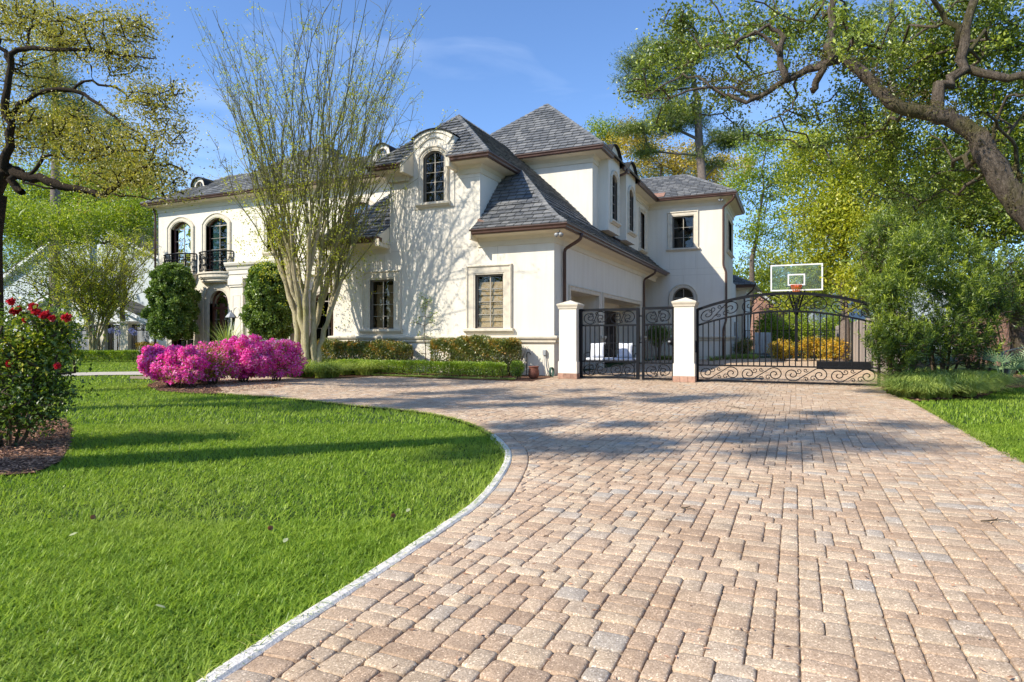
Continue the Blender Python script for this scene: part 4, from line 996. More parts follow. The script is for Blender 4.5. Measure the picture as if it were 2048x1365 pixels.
def sheet(name, poly, z, mat, sub=None):
    b = MB(); bm = bmesh.new(); vs = [bm.verts.new((x, y, 0)) for x, y in poly]
    es = [bm.edges.new((vs[i-1], vs[i])) for i in range(len(vs))]; bmesh.ops.triangle_fill(bm, edges=es, use_beauty=True); bm.verts.index_update()
    for f in bm.faces:
        I = [v.index for v in f.verts]
        if f.normal.z < 0: I = I[::-1]
        b.f.append(I); b.r.append(.5); b.sm.append(False)
    b.v = [(v.co.x, v.co.y, z) for v in bm.verts]; bm.free()
    return tag(b.build(name, mat, recalc=False), kind='structure')
b = MB(); b.add([(-400, -300, -.04), (400, -300, -.04), (400, 500, -.04), (-400, 500, -.04)], [(0, 1, 2, 3)]); tag(b.build('ground', M['soil'], recalc=False), kind='structure')
sheet('garden_bed', BED_H, -.012, M['mulch']); sheet('garden_bed', BED_R, -.016, M['mulch'])
sheet('garden_bed', MULCH_R, -.014, M['mulch']); sheet('garden_bed', island, -.008, M['mulch'])
PATH = [gp(*p) for p in ((-300, 762), (0, 756), (110, 752.5), (200, 750), (290, 749.5), (400, 752), (400, 745), (290, 743), (200, 744), (110, 746.5), (0, 751), (-300, 757))]
sheet('path', PATH, -.006, M['path'])
# front driveway: sand bed, tumbled pavers laid in columns, a border course along the curb
rng = np.random.default_rng(3); drive = sheet('driveway', DW, -.013, M['sand'])
curbo = offset_curve(LC, .065); inner = offset_curve(LC, .065+.16)
pv = MB()
def stone(poly, detail, r):
    """one paver with rounded corners and a worn edge, poly counter-clockwise"""
    c = sum(poly, Vector((0, 0, 0)))/len(poly); z = rng.uniform(-.003, .003); g = .0018
    tx, ty = rng.uniform(-.012, .012, 2)
    P = []
    for i in range(len(poly)):
        a, b_, d = poly[i-1], poly[i], poly[(i+1) % len(poly)]
        e0 = (a-b_); e1 = (d-b_)
        if e0.length < .012 or e1.length < .012: P.append(b_.copy()); continue
        if detail:
            q = min(.016, e0.length*.3, e1.length*.3)*rng.uniform(.6, 1.3); p0 = b_+e0.normalized()*q; p1 = b_+e1.normalized()*q
            P += [p0, (p0+p1+b_*1.2)/3.2, p1]
        else: P.append(b_.copy())
    n = len(P); rings = []
    size = min((p-c).length for p in P)
    for (ins, dz) in (((g, -.018), (g+.0005, -.007), (g+.003, -.002), (g+.010, .0)) if detail else ((g, -.02), (g+.001, -.005), (g+.007, .0))):
        k = max(0, 1-ins*1.25/max(size, .03))
        R_ = []
        for p in P:
            q = c+(p-c)*k; jz = rng.uniform(-.0012, .0012) if detail else 0
            if detail: q = q+Vector((rng.uniform(-.0012, .0012), rng.uniform(-.0012, .0012), 0))
            R_.append((q.x, q.y, z+dz+jz+(q.x-c.x)*tx+(q.y-c.y)*ty))
        rings.append(R_)
    vs = [p for R_ in rings for p in R_]; L = len(rings)
    fs = [(j*n+i, j*n+(i+1) % n, (j+1)*n+(i+1) % n, (j+1)*n+i) for j in range(L-1) for i in range(n)]+[tuple((L-1)*n+i for i in range(n))]
    pv.add(vs, fs, r, smooth=bool(detail))
innp = [(p.x, p.y) for p in inner]; n_in = len(inner)
DWI = innp+DW[len(LC):]
IA = np.array(innp)
def keep_side(poly, c):
    """clip a stone by the inner edge of the border course near it"""
    d = np.hypot(IA[:, 0]-c[0], IA[:, 1]-c[1]); i = int(d.argmin())
    if d[i] > .5: return poly
    for j in (i-1, i):
        if 0 <= j < n_in-1:
            a = inner[j]; t = (inner[j+1]-a).normalized(); poly = clip(poly, a, (t.y, -t.x, 0))
            if len(poly) < 3: return None
    return poly
MD = .0455; NX, NY = int(26/MD), int(41/MD); X0, Y0 = -16.5, -4.2
gx, gy = np.meshgrid(np.arange(NX), np.arange(NY), indexing='ij'); G = np.stack([X0+(gx.ravel()+.5)*MD, Y0+(gy.ravel()+.5)*MD], 1)
gr_ = G[:, 0]*cT+G[:, 1]*sT; gf_ = -G[:, 0]*sT+G[:, 1]*cT; near_in = np.zeros(len(G), bool)
for p_ in IA[::2]: near_in |= (np.abs(G[:, 0]-p_[0]) < .30) & (np.abs(G[:, 1]-p_[1]) < .30)
want = (inpoly(G, DWI) | near_in) & (gf_ > .3) & (np.abs(gr_) < gf_*.85+2.5)
busy = (~want).reshape(NX, NY).tolist(); cells = []
for j in range(NY):
    for i in range(NX):
        if busy[i][j]: continue
        r_ = 1
        while r_ < 6 and i+r_ < NX and not busy[i+r_][j]: r_ += 1
        o_ = [w_ for w_ in (2, 3, 3, 4, 4) if w_ <= r_ and r_-w_ != 1] or [min(r_, 4)]
        w_ = int(o_[rng.integers(len(o_))]); h_ = int(rng.choice([2, 2, 3] if w_ > 3 else [2, 3, 3] if w_ > 2 else [2, 3, 3]))
        if j+h_ > NY: h_ = NY-j
        for a_ in range(i, i+w_):
            for b_ in range(j, j+h_): busy[a_][b_] = True
        cells.append((X0+i*MD, Y0+j*MD, w_*MD, h_*MD))
CE = np.array(cells); CC = np.stack([CE[:, 0]+CE[:, 2]/2, CE[:, 1]+CE[:, 3]/2], 1)
ok = np.ones(len(CE), bool); fw_ = -CC[:, 0]*sT+CC[:, 1]*cT
def tone():
    u = rng.random(); return float(np.clip(u*.72, 0, 1) if rng.random() < .90 else rng.uniform(.75, 1))
for (x, y, w_, L_), c, f in zip(CE[ok], CC[ok], fw_[ok]):
    det = 1 if f < 9.5 else 0
    rects = [(x, y, w_, L_)]
    for (a, b_, ww, ll) in rects:
        P = keep_side([Vector((a, b_, 0)), Vector((a+ww, b_, 0)), Vector((a+ww, b_+ll, 0)), Vector((a, b_+ll, 0))], (a+ww/2, b_+ll/2))
        if P and len(P) >= 3:
            ar_ = abs(sum(P[i-1].x*P[i].y-P[i].x*P[i-1].y for i in range(len(P))))/2
            if ar_ > .0015: stone(P, det, tone())
# border course: stones across the strip
acc = 0; last = 0; k = 0
S = [0]
for i in range(1, n_in): S.append(S[-1]+(curbo[i]-curbo[i-1]).length)
def cpt(C_, s): 
    j = min(max(int(np.searchsorted(S, s))-1, 0), n_in-2); t = (s-S[j])/(S[j+1]-S[j]); return C_[j].lerp(C_[j+1], min(max(t, 0), 1))
s = 0
while s < S[-1]-.2:
    L_ = rng.uniform(.105, .115) if s > 6 else rng.uniform(.15, .17); q = [cpt(curbo, s), cpt(inner, s), cpt(inner, s+L_), cpt(curbo, s+L_)]
    D_ = -q[0].x*sT+q[0].y*cT
    if D_ > .3: stone(q, 1 if D_ < 9.5 else 0, tone())
    s += L_
pvo = pv.build('paver_field', M['paver'], drive, recalc=False)
cb = MB(); k = next(i for i, p in enumerate(LC) if i > 40 and -p.x*sT+p.y*cT > 7.4); LO = offset_curve(LC, -.0)
vs = []
for i in range(k):
    wob = .004*math.sin(i*1.7)+rng.uniform(-.004, .004); a, b_ = LO[i], curbo[i]; t = (b_-a)
    for (f, z) in ((-.1, -.05), (-.02+wob, .004), (.2, .010), (.8, .008), (1.0, -.002), (1.02, -.03)): vs.append(a+t*f+Vector((0, 0, z+rng.uniform(-.002, .002))))
cb.add(vs, [(i*6+j, i*6+j+1, (i+1)*6+j+1, (i+1)*6+j) for i in range(k-1) for j in range(5)], smooth=False)
tag(cb.build('curb', M['concrete']), kind='structure')

# ------------------------------------------------------------------ leaves, blades, branches
def unit(v): return v/np.maximum(np.linalg.norm(v, axis=1, keepdims=True), 1e-9)
def leaves(name, mat, parent, P, L, rng, asp=.5, dirs=None, dj=1.0, up=.4, crnd=None, cw_=.5, out=None):
    """diamond leaves at points P, length L; dirs pulls the leaf axis, out pulls the face normal"""
    n = len(P); t = rng.normal(size=(n, 3))
    if dirs is not None: t = t*dj+dirs
    t = unit(t); nn = rng.normal(size=(n, 3)); nn[:, 2] += up*2
    if out is not None: nn = nn*.7+out*1.3
    s_ = unit(np.cross(t, nn)); l = (L*rng.uniform(.6, 1.25, n))[:, None]; wd = l*asp*.5
    bend = unit(np.cross(s_, t))*l*.10
    V = np.stack([P, P+t*l*.45+s_*wd+bend, P+t*l, P+t*l*.45-s_*wd+bend], 1).reshape(-1, 3)
    Q = np.arange(n*4).reshape(-1, 4); r = rng.random(n)
    if crnd is not None: r = np.clip(cw_*crnd+(1-cw_)*r, 0, 1)
    return arr_mesh(name, V, Q, mat, parent, r)
def blades(name, mat, parent, B, L, W, lean, rng, seg=2, droop=0, crnd=None, heading=None):
    n = len(B); az = rng.uniform(0, 2*math.pi, n) if heading is None else heading
    h = np.stack([np.cos(az), np.sin(az), np.zeros(n)], 1); sd_ = np.stack([-h[:, 1], h[:, 0], np.zeros(n)], 1)
    V = []
    for j in range(seg+1):
        t = j/seg; out = lean*L*(t**1.6); zz = L*(t-droop*t**3)*np.sqrt(np.maximum(1-(lean*.6)**2, .1)); w_ = W*(1-t**1.5*.92)*.5
        c = B+h*out[:, None]+np.stack([np.zeros(n), np.zeros(n), zz], 1); V += [c-sd_*w_[:, None], c+sd_*w_[:, None]]
    V = np.stack(V, 1).reshape(-1, 3); k = 2*(seg+1); b0 = np.arange(n)[:, None]*k
    Q = np.concatenate([b0+np.array([[2*j, 2*j+1, 2*j+3, 2*j+2]]) for j in range(seg)], 0)
    r = rng.random(n)
    if crnd is not None: r = np.clip(.5*crnd+.5*r, 0, 1)
    return arr_mesh(name, V, Q, mat, parent, np.tile(r, seg))
def sphere_pts(n, rng, surf_=.35):
    v = unit(rng.normal(size=(n, 3))); return v*(rng.random(n)**surf_)[:, None]

class Skel:
    """branch skeleton grown towards clumps of foliage"""
    def __init__(s): s.p = []; s.par = []; s.rmin = []
    def chain(s, pts, rad, start=-1):
        ids = []; par = start
        for p, r in zip(pts, rad):
            s.p.append(np.array(p, float)); s.par.append(par); s.rmin.append(r); par = len(s.p)-1; ids.append(par)
        return ids
    def nearest(s, q): A = np.array(s.p); return int(np.argmin(((A-q)**2).sum(1)))
    def grow(s, targets, rng, step=.6, jit=.12, zpen=1.6, r0=.012, sag=.0, lift=.12):
        A = np.array(s.p); d = [np.min(np.linalg.norm(A-t, axis=1)) for t in targets]
        for i in np.argsort(d):
            t = targets[i]; A = np.array(s.p); df = t-A; cost = np.linalg.norm(df*np.array([1, 1, 1]), axis=1)+np.maximum(-df[:, 2], 0)*zpen
            j = int(np.argmin(cost)); a = A[j]; L = np.linalg.norm(t-a); n = max(1, int(L/step)); par = j
            for k in range(1, n+1):
                f = k/n; q = a+(t-a)*f; q[2] += math.sin(f*math.pi)*L*lift*rng.uniform(-.3, 1)
                if k < n: q = q+rng.normal(size=3)*jit*min(step, L)
                s.p.append(q); s.par.append(par); s.rmin.append(r0); par = len(s.p)-1
    def radii(s, ex=2.3, tip=.012):
        n = len(s.p); acc = np.zeros(n)
        ch = [[] for _ in range(n)]
        for i, p in enumerate(s.par):
            if p >= 0: ch[p].append(i)
        for i in range(n-1, -1, -1):
            if not ch[i]: acc[i] = tip**ex
            if s.par[i] >= 0: acc[s.par[i]] += acc[i]
        return np.maximum(acc**(1/ex), np.array(s.rmin)), ch
    def mesh(s, name, mat, parent, tip=.012, ex=2.3, sides=6, big=.08, bigsides=12, rngp=None, minr=0):
        r, ch = s.radii(ex, tip); mb = MB(); stack = [(i, -1) for i, p in enumerate(s.par) if p < 0]; rr_ = random.Random(1)
        while stack:
            i, pr = stack.pop(); pts = [s.p[pr]] if pr >= 0 else []; rad = [min(r[pr]*.9, r[i]*1.25)] if pr >= 0 else []
            while True:
                pts.append(s.p[i]); rad.append(r[i]); c = ch[i]
                if not c: break
                m_ = max(c, key=lambda q: r[q])
                for q in c:
                    if q != m_: stack.append((q, i))
                i = m_
            if len(pts) > 1 and max(rad) >= minr:
                mb.tube(pts, rad, bigsides if max(rad) > big else sides, caps=False, wob=.16 if max(rad) > big else 0, rng=rr_)
        return mb.build(name, mat, parent, recalc=False)

def clumps(blobs, rng):
    """blobs (px, py, D, half width px, half height px, number) -> clump centres"""
    out = []
    for b_ in blobs:
        px, py, D, rx, ry, n = b_[:6]; c = np.array(at(px, py, D)); ax, az = rx/FPX*D, ry/FPX*D; ay = min(ax, (ax+az)*.6)
        s_ = sphere_pts(n, rng, .45)
        out.append(c+np.stack([s_[:, 0]*ax*cT-s_[:, 1]*ay*sT, s_[:, 0]*ax*sT+s_[:, 1]*ay*cT, s_[:, 2]*az], 1))
    return np.concatenate(out)
def crown(root, T, n_per, cr, size, mat, rng, asp=.5, flat=.7, name='crown', **kw):
    n = len(T)*n_per; idx = np.repeat(np.arange(len(T)), n_per); g = rng.normal(size=(n, 3))*.55*cr; g[:, 2] *= flat
    sc = rng.uniform(.7, 1.35, len(T))[idx]
    P = T[idx]+g*sc[:, None]; cr_ = rng.random(len(T))[idx]
    P = P[P[:, 2] > .1]; cr_ = cr_[:len(P)]
    return leaves(name, mat, root, P, size, rng, asp, crnd=cr_, cw_=.55, **kw)
def tree(label, base, top, blobs, n_per, cr, size, leaf, barkm='oakbark', r_base=.3, rng=None, step=.9, tip=.014, group=None, cat='tree', asp=.5, trunk=None, name='tree', extra=None, twigmin=0, flat=.7, leafkw={}):
    rng = rng or np.random.default_rng(1); base = Vector(base); top = Vector(top)
    root = empty(name, base, label, cat, group); T = clumps(blobs, rng) if not isinstance(blobs, np.ndarray) else blobs
    T = T[T[:, 2] > .6]
    s = Skel()
    if trunk is None:
        n = 8; pts = [base.lerp(top, i/(n-1))+Vector((rng.normal()*.12, rng.normal()*.12, 0))*(i > 0) for i in range(n)]; rad = [r_base*(1-.75*i/(n-1))*(1.35 if i == 0 else 1) for i in range(n)]
        s.chain(pts, rad)
    else: trunk(s)
    s.grow(T, rng, step)
    s.mesh('trunk', M[barkm], root, tip=tip, minr=twigmin)
    crown(root, T, n_per, cr, size, M[leaf], rng, asp, flat, **leafkw)
    if extra: extra(root)
    return root
def gD(px, D, z=0): p = at(px, HY, D); return Vector((p.x, p.y, z))

M['fern'] = leafmat('dry_fern', [(0, (.06, .045, .02)), (.5, (.14, .11, .04)), (1, (.20, .24, .05))], .3, .02, gain=(1, 1, 1))
# ------------------------------------------------------------------ near oak whose limb reaches in from the right
rg = np.random.default_rng(11)
def px_chain(s, pts, D0, D1, r0, r1, start=-1, n=5, jit=.03):
    C_ = smooth_curve([at(x, y, D0+(D1-D0)*i/(len(pts)-1)) for i, (x, y) in enumerate(pts)], n); k = len(C_)
    P = [np.array(c)+rg.normal(size=3)*jit*(0 < i < k-1) for i, c in enumerate(C_)]; R_ = [getattr(s, 'k', 1)*(r0+(r1-r0)*i/(k-1)) for i in range(k)]
    return s.chain(P, R_, start)
def oak_right():
    root = empty('oak_tree', gD(2190, 8.2), 'old live oak leaning in from the right, its thick bark limb arching over the driveway', 'tree')
    s = Skel(); b0 = at(2200, 780, 8.2); b0.z = 0
    tr = s.chain([b0, at(2195, 720, 8.2), at(2160, 600, 8.2)], [.32, .25, .20])
    a = px_chain(s, [(2160, 600), (2105, 500), (2048, 415), (2005, 365), (1972, 310), (1945, 265), (1900, 240), (1855, 228), (1800, 215), (1765, 190), (1730, 152), (1690, 120), (1660, 124), (1600, 150), (1560, 167), (1515, 195), (1478, 180), (1420, 176)], 8.2, 9.2, .28, .05, tr[-1], 4, .012)
    R2 = s.rmin
    for k_, i in enumerate(a):                          # limb stays thick, then tapers
        f = k_/len(a); s.rmin[i] = float(np.interp(f, [0, .2, .3, .42, .55, .66, .75, .86, 1], [.175, .145, .112, .09, .078, .062, .05, .034, .012]))
    def br(frm, pts, r0, r1, D1=9.0):
        q = at(*frm, 8.8); j = s.nearest(np.array(q)); D0 = 8.8; return px_chain(s, [frm]+pts, D0, D1, r0, r1, j, 3, .03)
    br((1664, 124), [(1655, 80), (1670, 45), (1662, -30)], .065, .04); br((1575, 160), [(1556, 110), (1560, 75), (1535, 45), (1500, 70)], .05, .02)
    br((1556, 100), [(1530, 70), (1500, 68), (1470, 90)], .035, .01); br((1515, 195), [(1480, 205), (1440, 182), (1390, 178), (1340, 196)], .035, .01)
    br((1872, 228), [(1880, 175), (1925, 140), (1930, 60), (1945, -20)], .085, .05, 8.6); br((1928, 100), [(1895, 40), (1860, -10)], .05, .03, 8.6); br((1920, 145), [(1985, 150), (2060, 155)], .06, .05, 8.4)
    br((1640, 135), [(1638, 165), (1625, 175)], .05, .045); br((2030, 395), [(2036, 330), (2010, 260), (1975, 225)], .03, .015, 8.0); br((1990, 340), [(1985, 280), (2015, 200), (2048, 190)], .028, .015, 8.0)
    br((1420, 176), [(1380, 150), (1340, 165), (1290, 190)], .018, .008, 9.4); br((1600, 150), [(1590, 190), (1575, 225), (1520, 250)], .018, .008, 9.2)
    T = clumps([(1930, 50, 10.2, 130, 75, 60), (1790, 120, 10.4, 100, 80, 50), (2000, 190, 10.4, 80, 90, 40), (1770, 260, 10.8, 110, 60, 40), (1880, 350, 11, 130, 80, 56), (2010, 330, 10.6, 70, 110, 30),
                (1450, 120, 10, 130, 90, 30), (1300, 190, 10.2, 50, 80, 10), (1350, 60, 10, 90, 40, 14), (1560, 50, 10.2, 90, 50, 26), (1670, 60, 10.2, 60, 50, 22), (1560, 240, 10.6, 90, 55, 8), (1440, 230, 10.4, 80, 40, 5), (1700, 240, 10.6, 50, 70, 14), (2150, 120, 9.6, 90, 160, 30), (1950, 120, 10.2, 110, 110, 40), (1850, 150, 10.4, 90, 60, 24), (1720, 60, 7.6, 100, 50, 8), (1620, 300, 9.6, 50, 30, 4)], rg)
    T = np.concatenate([T, T[::2]+rg.normal(size=T[::2].shape)*.22])
    s.grow(T, rg, .22, jit=.22, lift=.25); s.mesh('trunk', M['oakbark'], root, tip=.005, ex=2.2)
    crown(root, T, 88, .19, .060, M['oakleaf'], rg, .55, .8)
    T2 = clumps([(1880, 170, 10.8, 150, 120, 44), (1790, 330, 11, 80, 60, 20), (1560, 120, 10.2, 130, 80, 16), (1980, 300, 10.6, 80, 120, 24)], rg); crown(root, T2, 60, .26, .06, M['brightleaf'], rg, .5, .8, name='new_growth')
    LB = np.array([s.p[i] for i in a[2:]]); T3 = np.repeat(LB, 5, 0)+rg.normal(size=(len(LB)*5, 3))*.07+np.array((0, 0, .10)); crown(root, T3, 16, .10, .045, M['fern'], rg, .35, .6, name='fern_tufts')
oak_right()

# ------------------------------------------------------------------ oak at the left edge
rg = np.random.default_rng(23)
def oak_left():
    root = empty('oak_tree', gD(-25, 12.8), 'dark branching oak with yellow spring tassels at the left edge of the lawn', 'tree')
    s = Skel(); D = 12.8; s.k = .62
    tr = s.chain([gD(-24, D), at(-18, 640, D), at(-15, 560, D), at(-18, 470, D), at(-10, 390, D)], [.26, .20, .18, .18, .19])
    a = px_chain(s, [(-10, 390), (8, 335), (26, 345), (52, 352), (110, 367), (165, 381), (208, 386), (245, 366), (280, 336), (330, 330), (375, 345)], D, D-.6, .20, .02, tr[-1], 4, .02)
    def br(frm, pts, r0, r1, D1=12.6): j = s.nearest(np.array(at(*frm, D-.2))); return px_chain(s, [frm]+pts, D-.2, D1, r0, r1, j, 3, .03)
    br((8, 335), [(18, 270), (14, 210), (20, 130), (50, 95), (120, 101), (205, 104), (262, 117), (312, 116)], .13, .015, 12.2)
    br((20, 125), [(0, 90), (-20, 60)], .08, .05); br((12, 240), [(40, 212), (82, 186), (140, 185), (200, 210), (250, 246), (290, 286), (302, 325)], .10, .015, 12.2)
    br((130, 183), [(168, 166), (215, 172), (262, 195), (300, 206), (352, 224)], .05, .012, 12.4); br((55, 92), [(62, 50), (105, 45), (170, 33), (230, 22)], .05, .012)
    br((110, 100), [(150, 75), (190, 45), (260, 40), (300, 30)], .035, .01, 12.8); br((208, 386), [(250, 392), (300, 400), (330, 396)], .04, .012, 12.0)
    br((300, 206), [(312, 240), (300, 270)], .02, .008, 12.4); br((60, 350), [(90, 310), (150, 318), (200, 312), (222, 304)], .06, .02, 12.9); br((45, 340), [(52, 365), (110, 378)], .05, .03)
    br((150, 105), [(175, 130), (190, 165)], .02, .01); br((208, 104), [(216, 130), (212, 165)], .02, .01); br((26, 345), [(30, 370), (45, 385)], .13, .10)
    br((280, 336), [(340, 350), (345, 380)], .02, .008, 12)
    T = clumps([(60, 30, 13, 70, 40, 60), (150, 70, 12.6, 90, 45, 60), (220, 60, 12.6, 70, 45, 40), (70, 140, 13.2, 60, 50, 40), (240, 120, 12.4, 60, 35, 34), (120, 250, 13, 90, 50, 90), (40, 270, 13.2, 40, 60, 40), (190, 300, 12.8, 80, 45, 60),
                (300, 210, 12.4, 60, 40, 30), (280, 300, 12.2, 70, 50, 44), (330, 360, 12, 60, 35, 30), (230, 360, 12.2, 80, 25, 30), (20, 60, 13, 40, 60, 30), (-80, 150, 13, 90, 140, 60), (330, 190, 12.4, 50, 35, 24), (350, 260, 12.2, 40, 40, 18), (270, 60, 12.6, 50, 40, 24)], rg)
    s.grow(T, rg, .25, jit=.25, lift=.2); s.mesh('trunk', M['darkbark'], root, tip=.0045, ex=2.15)
    T = np.concatenate([T, T[::2]+rg.normal(size=T[::2].shape)*.3]); crown(root, T, 34, .24, .062, M['springoak'], rg, .45, .8)
    T2 = clumps([(110, 280, 14, 120, 60, 70), (60, 60, 14, 90, 60, 30), (200, 330, 13.5, 90, 50, 50)], rg); crown(root, T2, 55, .26, .065, M['yellowleaf'], rg, .45, .8, name='new_growth')
oak_left()
# ------------------------------------------------------------------ background trees
def R_(k): return np.random.default_rng(k)
tree('broad yellow-green tree behind the board fence, right of the basketball hoop', gD(1682, 29), at(1700, 380, 29),
     [(1690, 330, 29, 120, 80, 110), (1665, 430, 29, 80, 80, 80), (1735, 450, 28, 100, 90, 110), (1620, 280, 30, 50, 40, 16), (1760, 560, 26, 70, 60, 50), (1640, 540, 30, 70, 50, 40)],
     105, .62, .17, 'yellowleaf', 'pinebark', .22, R_(31), 1.0, cat='tree')
tree('darker green tree with a forked leaning trunk behind the big clipped shrub', gD(2080, 19), at(1960, 470, 19),
     [(1850, 420, 19.5, 110, 80, 80), (1980, 430, 19, 90, 80, 70), (1950, 320, 20, 100, 70, 60), (2090, 420, 19, 80, 160, 70), (1800, 510, 20, 80, 60, 50)], 110, .55, .13, 'oakleaf', 'oakbark', .20, R_(32), .8, cat='tree')
def pine_tr(pts, D, r):
    def f(s): s.chain([np.array(at(x, y, D)) for x, y in pts], [r*(1-.8*i/(len(pts)-1)) for i in range(len(pts))])
    return f
def pinetree(label, D, base, pts, blobs, seed, r=.33, n=150):
    return tree(label, gD(base, D), (0, 0, 0), blobs, n, .75, .30, 'pine', 'pinebark', r, R_(seed), 1.2, tip=.03, name='pine_tree', cat='pine tree', asp=.13, trunk=pine_tr([(base, HY+H*FPX/D)]+pts, D, r), flat=.55, leafkw=dict(up=0))
pinetree('tall pine with a bare grey trunk rising behind the right wing roof', 50, 1412, [(1412, 500), (1405, 360), (1398, 280), (1395, 200), (1385, 150), (1370, 90)],
     [(1330, 248, 50, 62, 18, 40), (1262, 262, 49, 38, 12, 18), (1345, 222, 50, 46, 14, 24), (1390, 240, 51, 28, 18, 14), (1450, 280, 50, 48, 14, 26), (1480, 268, 50, 26, 12, 10), (1290, 300, 50, 26, 14, 12), (1320, 120, 50, 80, 40, 60), (1390, 100, 50, 55, 38, 36), (1430, 330, 51, 24, 14, 9), (1320, 175, 50, 70, 22, 30), (1270, 150, 50, 40, 30, 18), (1400, 310, 50, 20, 12, 6)], 33, .48, n=190)
pinetree('pine with a straight pale trunk behind the yellow-green tree on the right', 38, 1785, [(1785, 450), (1786, 250), (1784, 120), (1783, 0), (1783, -150)], [(1785, 60, 38, 40, 10, 5), (1740, 30, 38, 40, 12, 6), (1830, -60, 38, 80, 40, 14)], 34, .33)
pinetree('dark pine behind the left oak', 46, 110, [(110, 450), (112, 250), (108, 120), (108, 60)], [(105, 170, 46, 50, 40, 40), (150, 230, 46, 45, 35, 30), (230, 260, 44, 30, 30, 16), (90, 260, 46, 50, 40, 26), (110, 90, 46, 30, 30, 12)], 35, .4)
tree('thin golden tree behind the tall pine', gD(1310, 60), at(1320, 330, 60), [(1325, 310, 60, 95, 40, 60), (1260, 275, 60, 45, 32, 22), (1450, 340, 60, 60, 45, 36), (1390, 330, 60, 60, 30, 20)], 90, 1.0, .24, 'goldleaf', 'pinebark', .25, R_(36), 1.6, tip=.02)
tree('small green tree showing above the roof between the pyramid roof and the pine', gD(1210, 62), at(1208, 300, 62), [(1205, 262, 62, 32, 22, 20), (1235, 280, 62, 20, 25, 8)], 90, .9, .24, 'brightleaf', 'pinebark', .2, R_(37), 1.4)
tree('airy light green tree right of the rear wing', gD(1490, 44), at(1520, 380, 44), [(1530, 290, 44, 55, 40, 26), (1495, 370, 44, 42, 50, 26), (1560, 390, 44, 45, 60, 32), (1510, 450, 44, 35, 40, 16), (1590, 330, 44, 40, 40, 16)], 90, .8, .20, 'brightleaf', 'oakbark', .25, R_(38), 1.2, tip=.018)
tree('pale yellowish tree seen round the backboard', gD(1590, 54), at(1590, 520, 54), [(1560, 530, 54, 70, 45, 40), (1500, 550, 54, 40, 40, 18), (1650, 540, 54, 60, 50, 36), (1600, 470, 54, 60, 40, 26), (1610, 600, 52, 90, 26, 40)], 90, 1.0, .22, 'yellowleaf', 'oakbark', .25, R_(39), 1.5, tip=.02)
tree('dark pine tops showing low behind the right wing roof', gD(1290, 66), at(1290, 380, 66), [(1290, 348, 66, 60, 14, 26), (1380, 345, 66, 50, 14, 18)], 120, 1.0, .34, 'pine', 'pinebark', .25, R_(40), 1.5, asp=.16, name='pine_tree', cat='pine tree')
tree('bright green round tree behind the neighbour gable on the left', gD(90, 62), at(100, 450, 62), [(90, 375, 62, 110, 40, 70), (210, 365, 62, 90, 40, 50), (60, 440, 62, 110, 65, 110), (180, 420, 62, 90, 60, 90), (265, 460, 61, 50, 70, 60), (120, 520, 61, 130, 40, 70)], 120, 1.5, .26, 'brightleaf', 'oakbark', .4, R_(41), 1.8, tip=.02)
tree('green tree between the left oak and the house', gD(255, 40), at(240, 500, 40), [(200, 450, 40, 80, 50, 60), (270, 430, 40, 40, 70, 50), (110, 460, 38, 90, 50, 60), (20, 440, 38, 60, 60, 40)], 110, .95, .17, 'brightleaf', 'oakbark', .22, R_(42), 1.2, tip=.015)
tree('muted olive tree with thin leaves in front of the white gable', gD(95, 36), at(95, 560, 36), [(60, 540, 36, 70, 50, 50), (120, 590, 36, 60, 40, 26), (20, 600, 36, 40, 50, 20), (150, 540, 36, 60, 30, 24)], 60, .65, .12, 'oakleaf', 'oakbark', .14, R_(43), .9, tip=.012)
tree('dark green tree far behind the left corner of the house', gD(300, 58), at(290, 380, 58), [(290, 360, 58, 36, 45, 30), (245, 330, 58, 40, 50, 30)], 100, 1.3, .26, 'oakleaf', 'oakbark', .3, R_(44), 1.8, tip=.02)
# trees outside the picture on the sunny side; their trunks and crowns shade the lawn and the drive
def side_oak(lb, xr, D, lean, h0, cl, seed, r):
    g = R_(seed); b0 = Vector((*cw(xr, D), 0)); dl = Vector(cw(*lean)).to_3d()
    def pos(h, dx=0, dd=0): v = b0+dl*h+Vector((*cw(dx, dd), 0)); return np.array((v.x, v.y, h))
    T = np.array([pos(h, dx, dd) for (h, dx, dd) in cl])
    def f(s):
        s.chain([pos(h) for h in (0, .8, 2, 4, 6, h0)], [r*1.3, r, r*.95, r*.9, r*.8, r*.5])
    return tree(lb, b0, (0, 0, 0), T, 300, .40, .15, 'oakleaf', 'oakbark', r, g, .8, trunk=f, name='oak_tree', tip=.02, leafkw={})
g = R_(50)
cl = [(8.6+g.uniform(0, 4.2), g.uniform(-2.4, 2.6), g.uniform(-1.8, 1.0)) for _ in range(25)]
side_oak('leaning oak on the lawn left of the picture, nearest the camera', -9.4, 4.0, (0, -.24), 9, cl, 51, .42)
cl = [(8.2+g.uniform(0, 5), g.uniform(-2.6, 3.2), g.uniform(-1.6, 1.6)) for _ in range(34)]
side_oak('leaning oak on the lawn left of the picture, farther from the camera', -12.2, 8.8, (0, -.30), 9, cl, 52, .26)
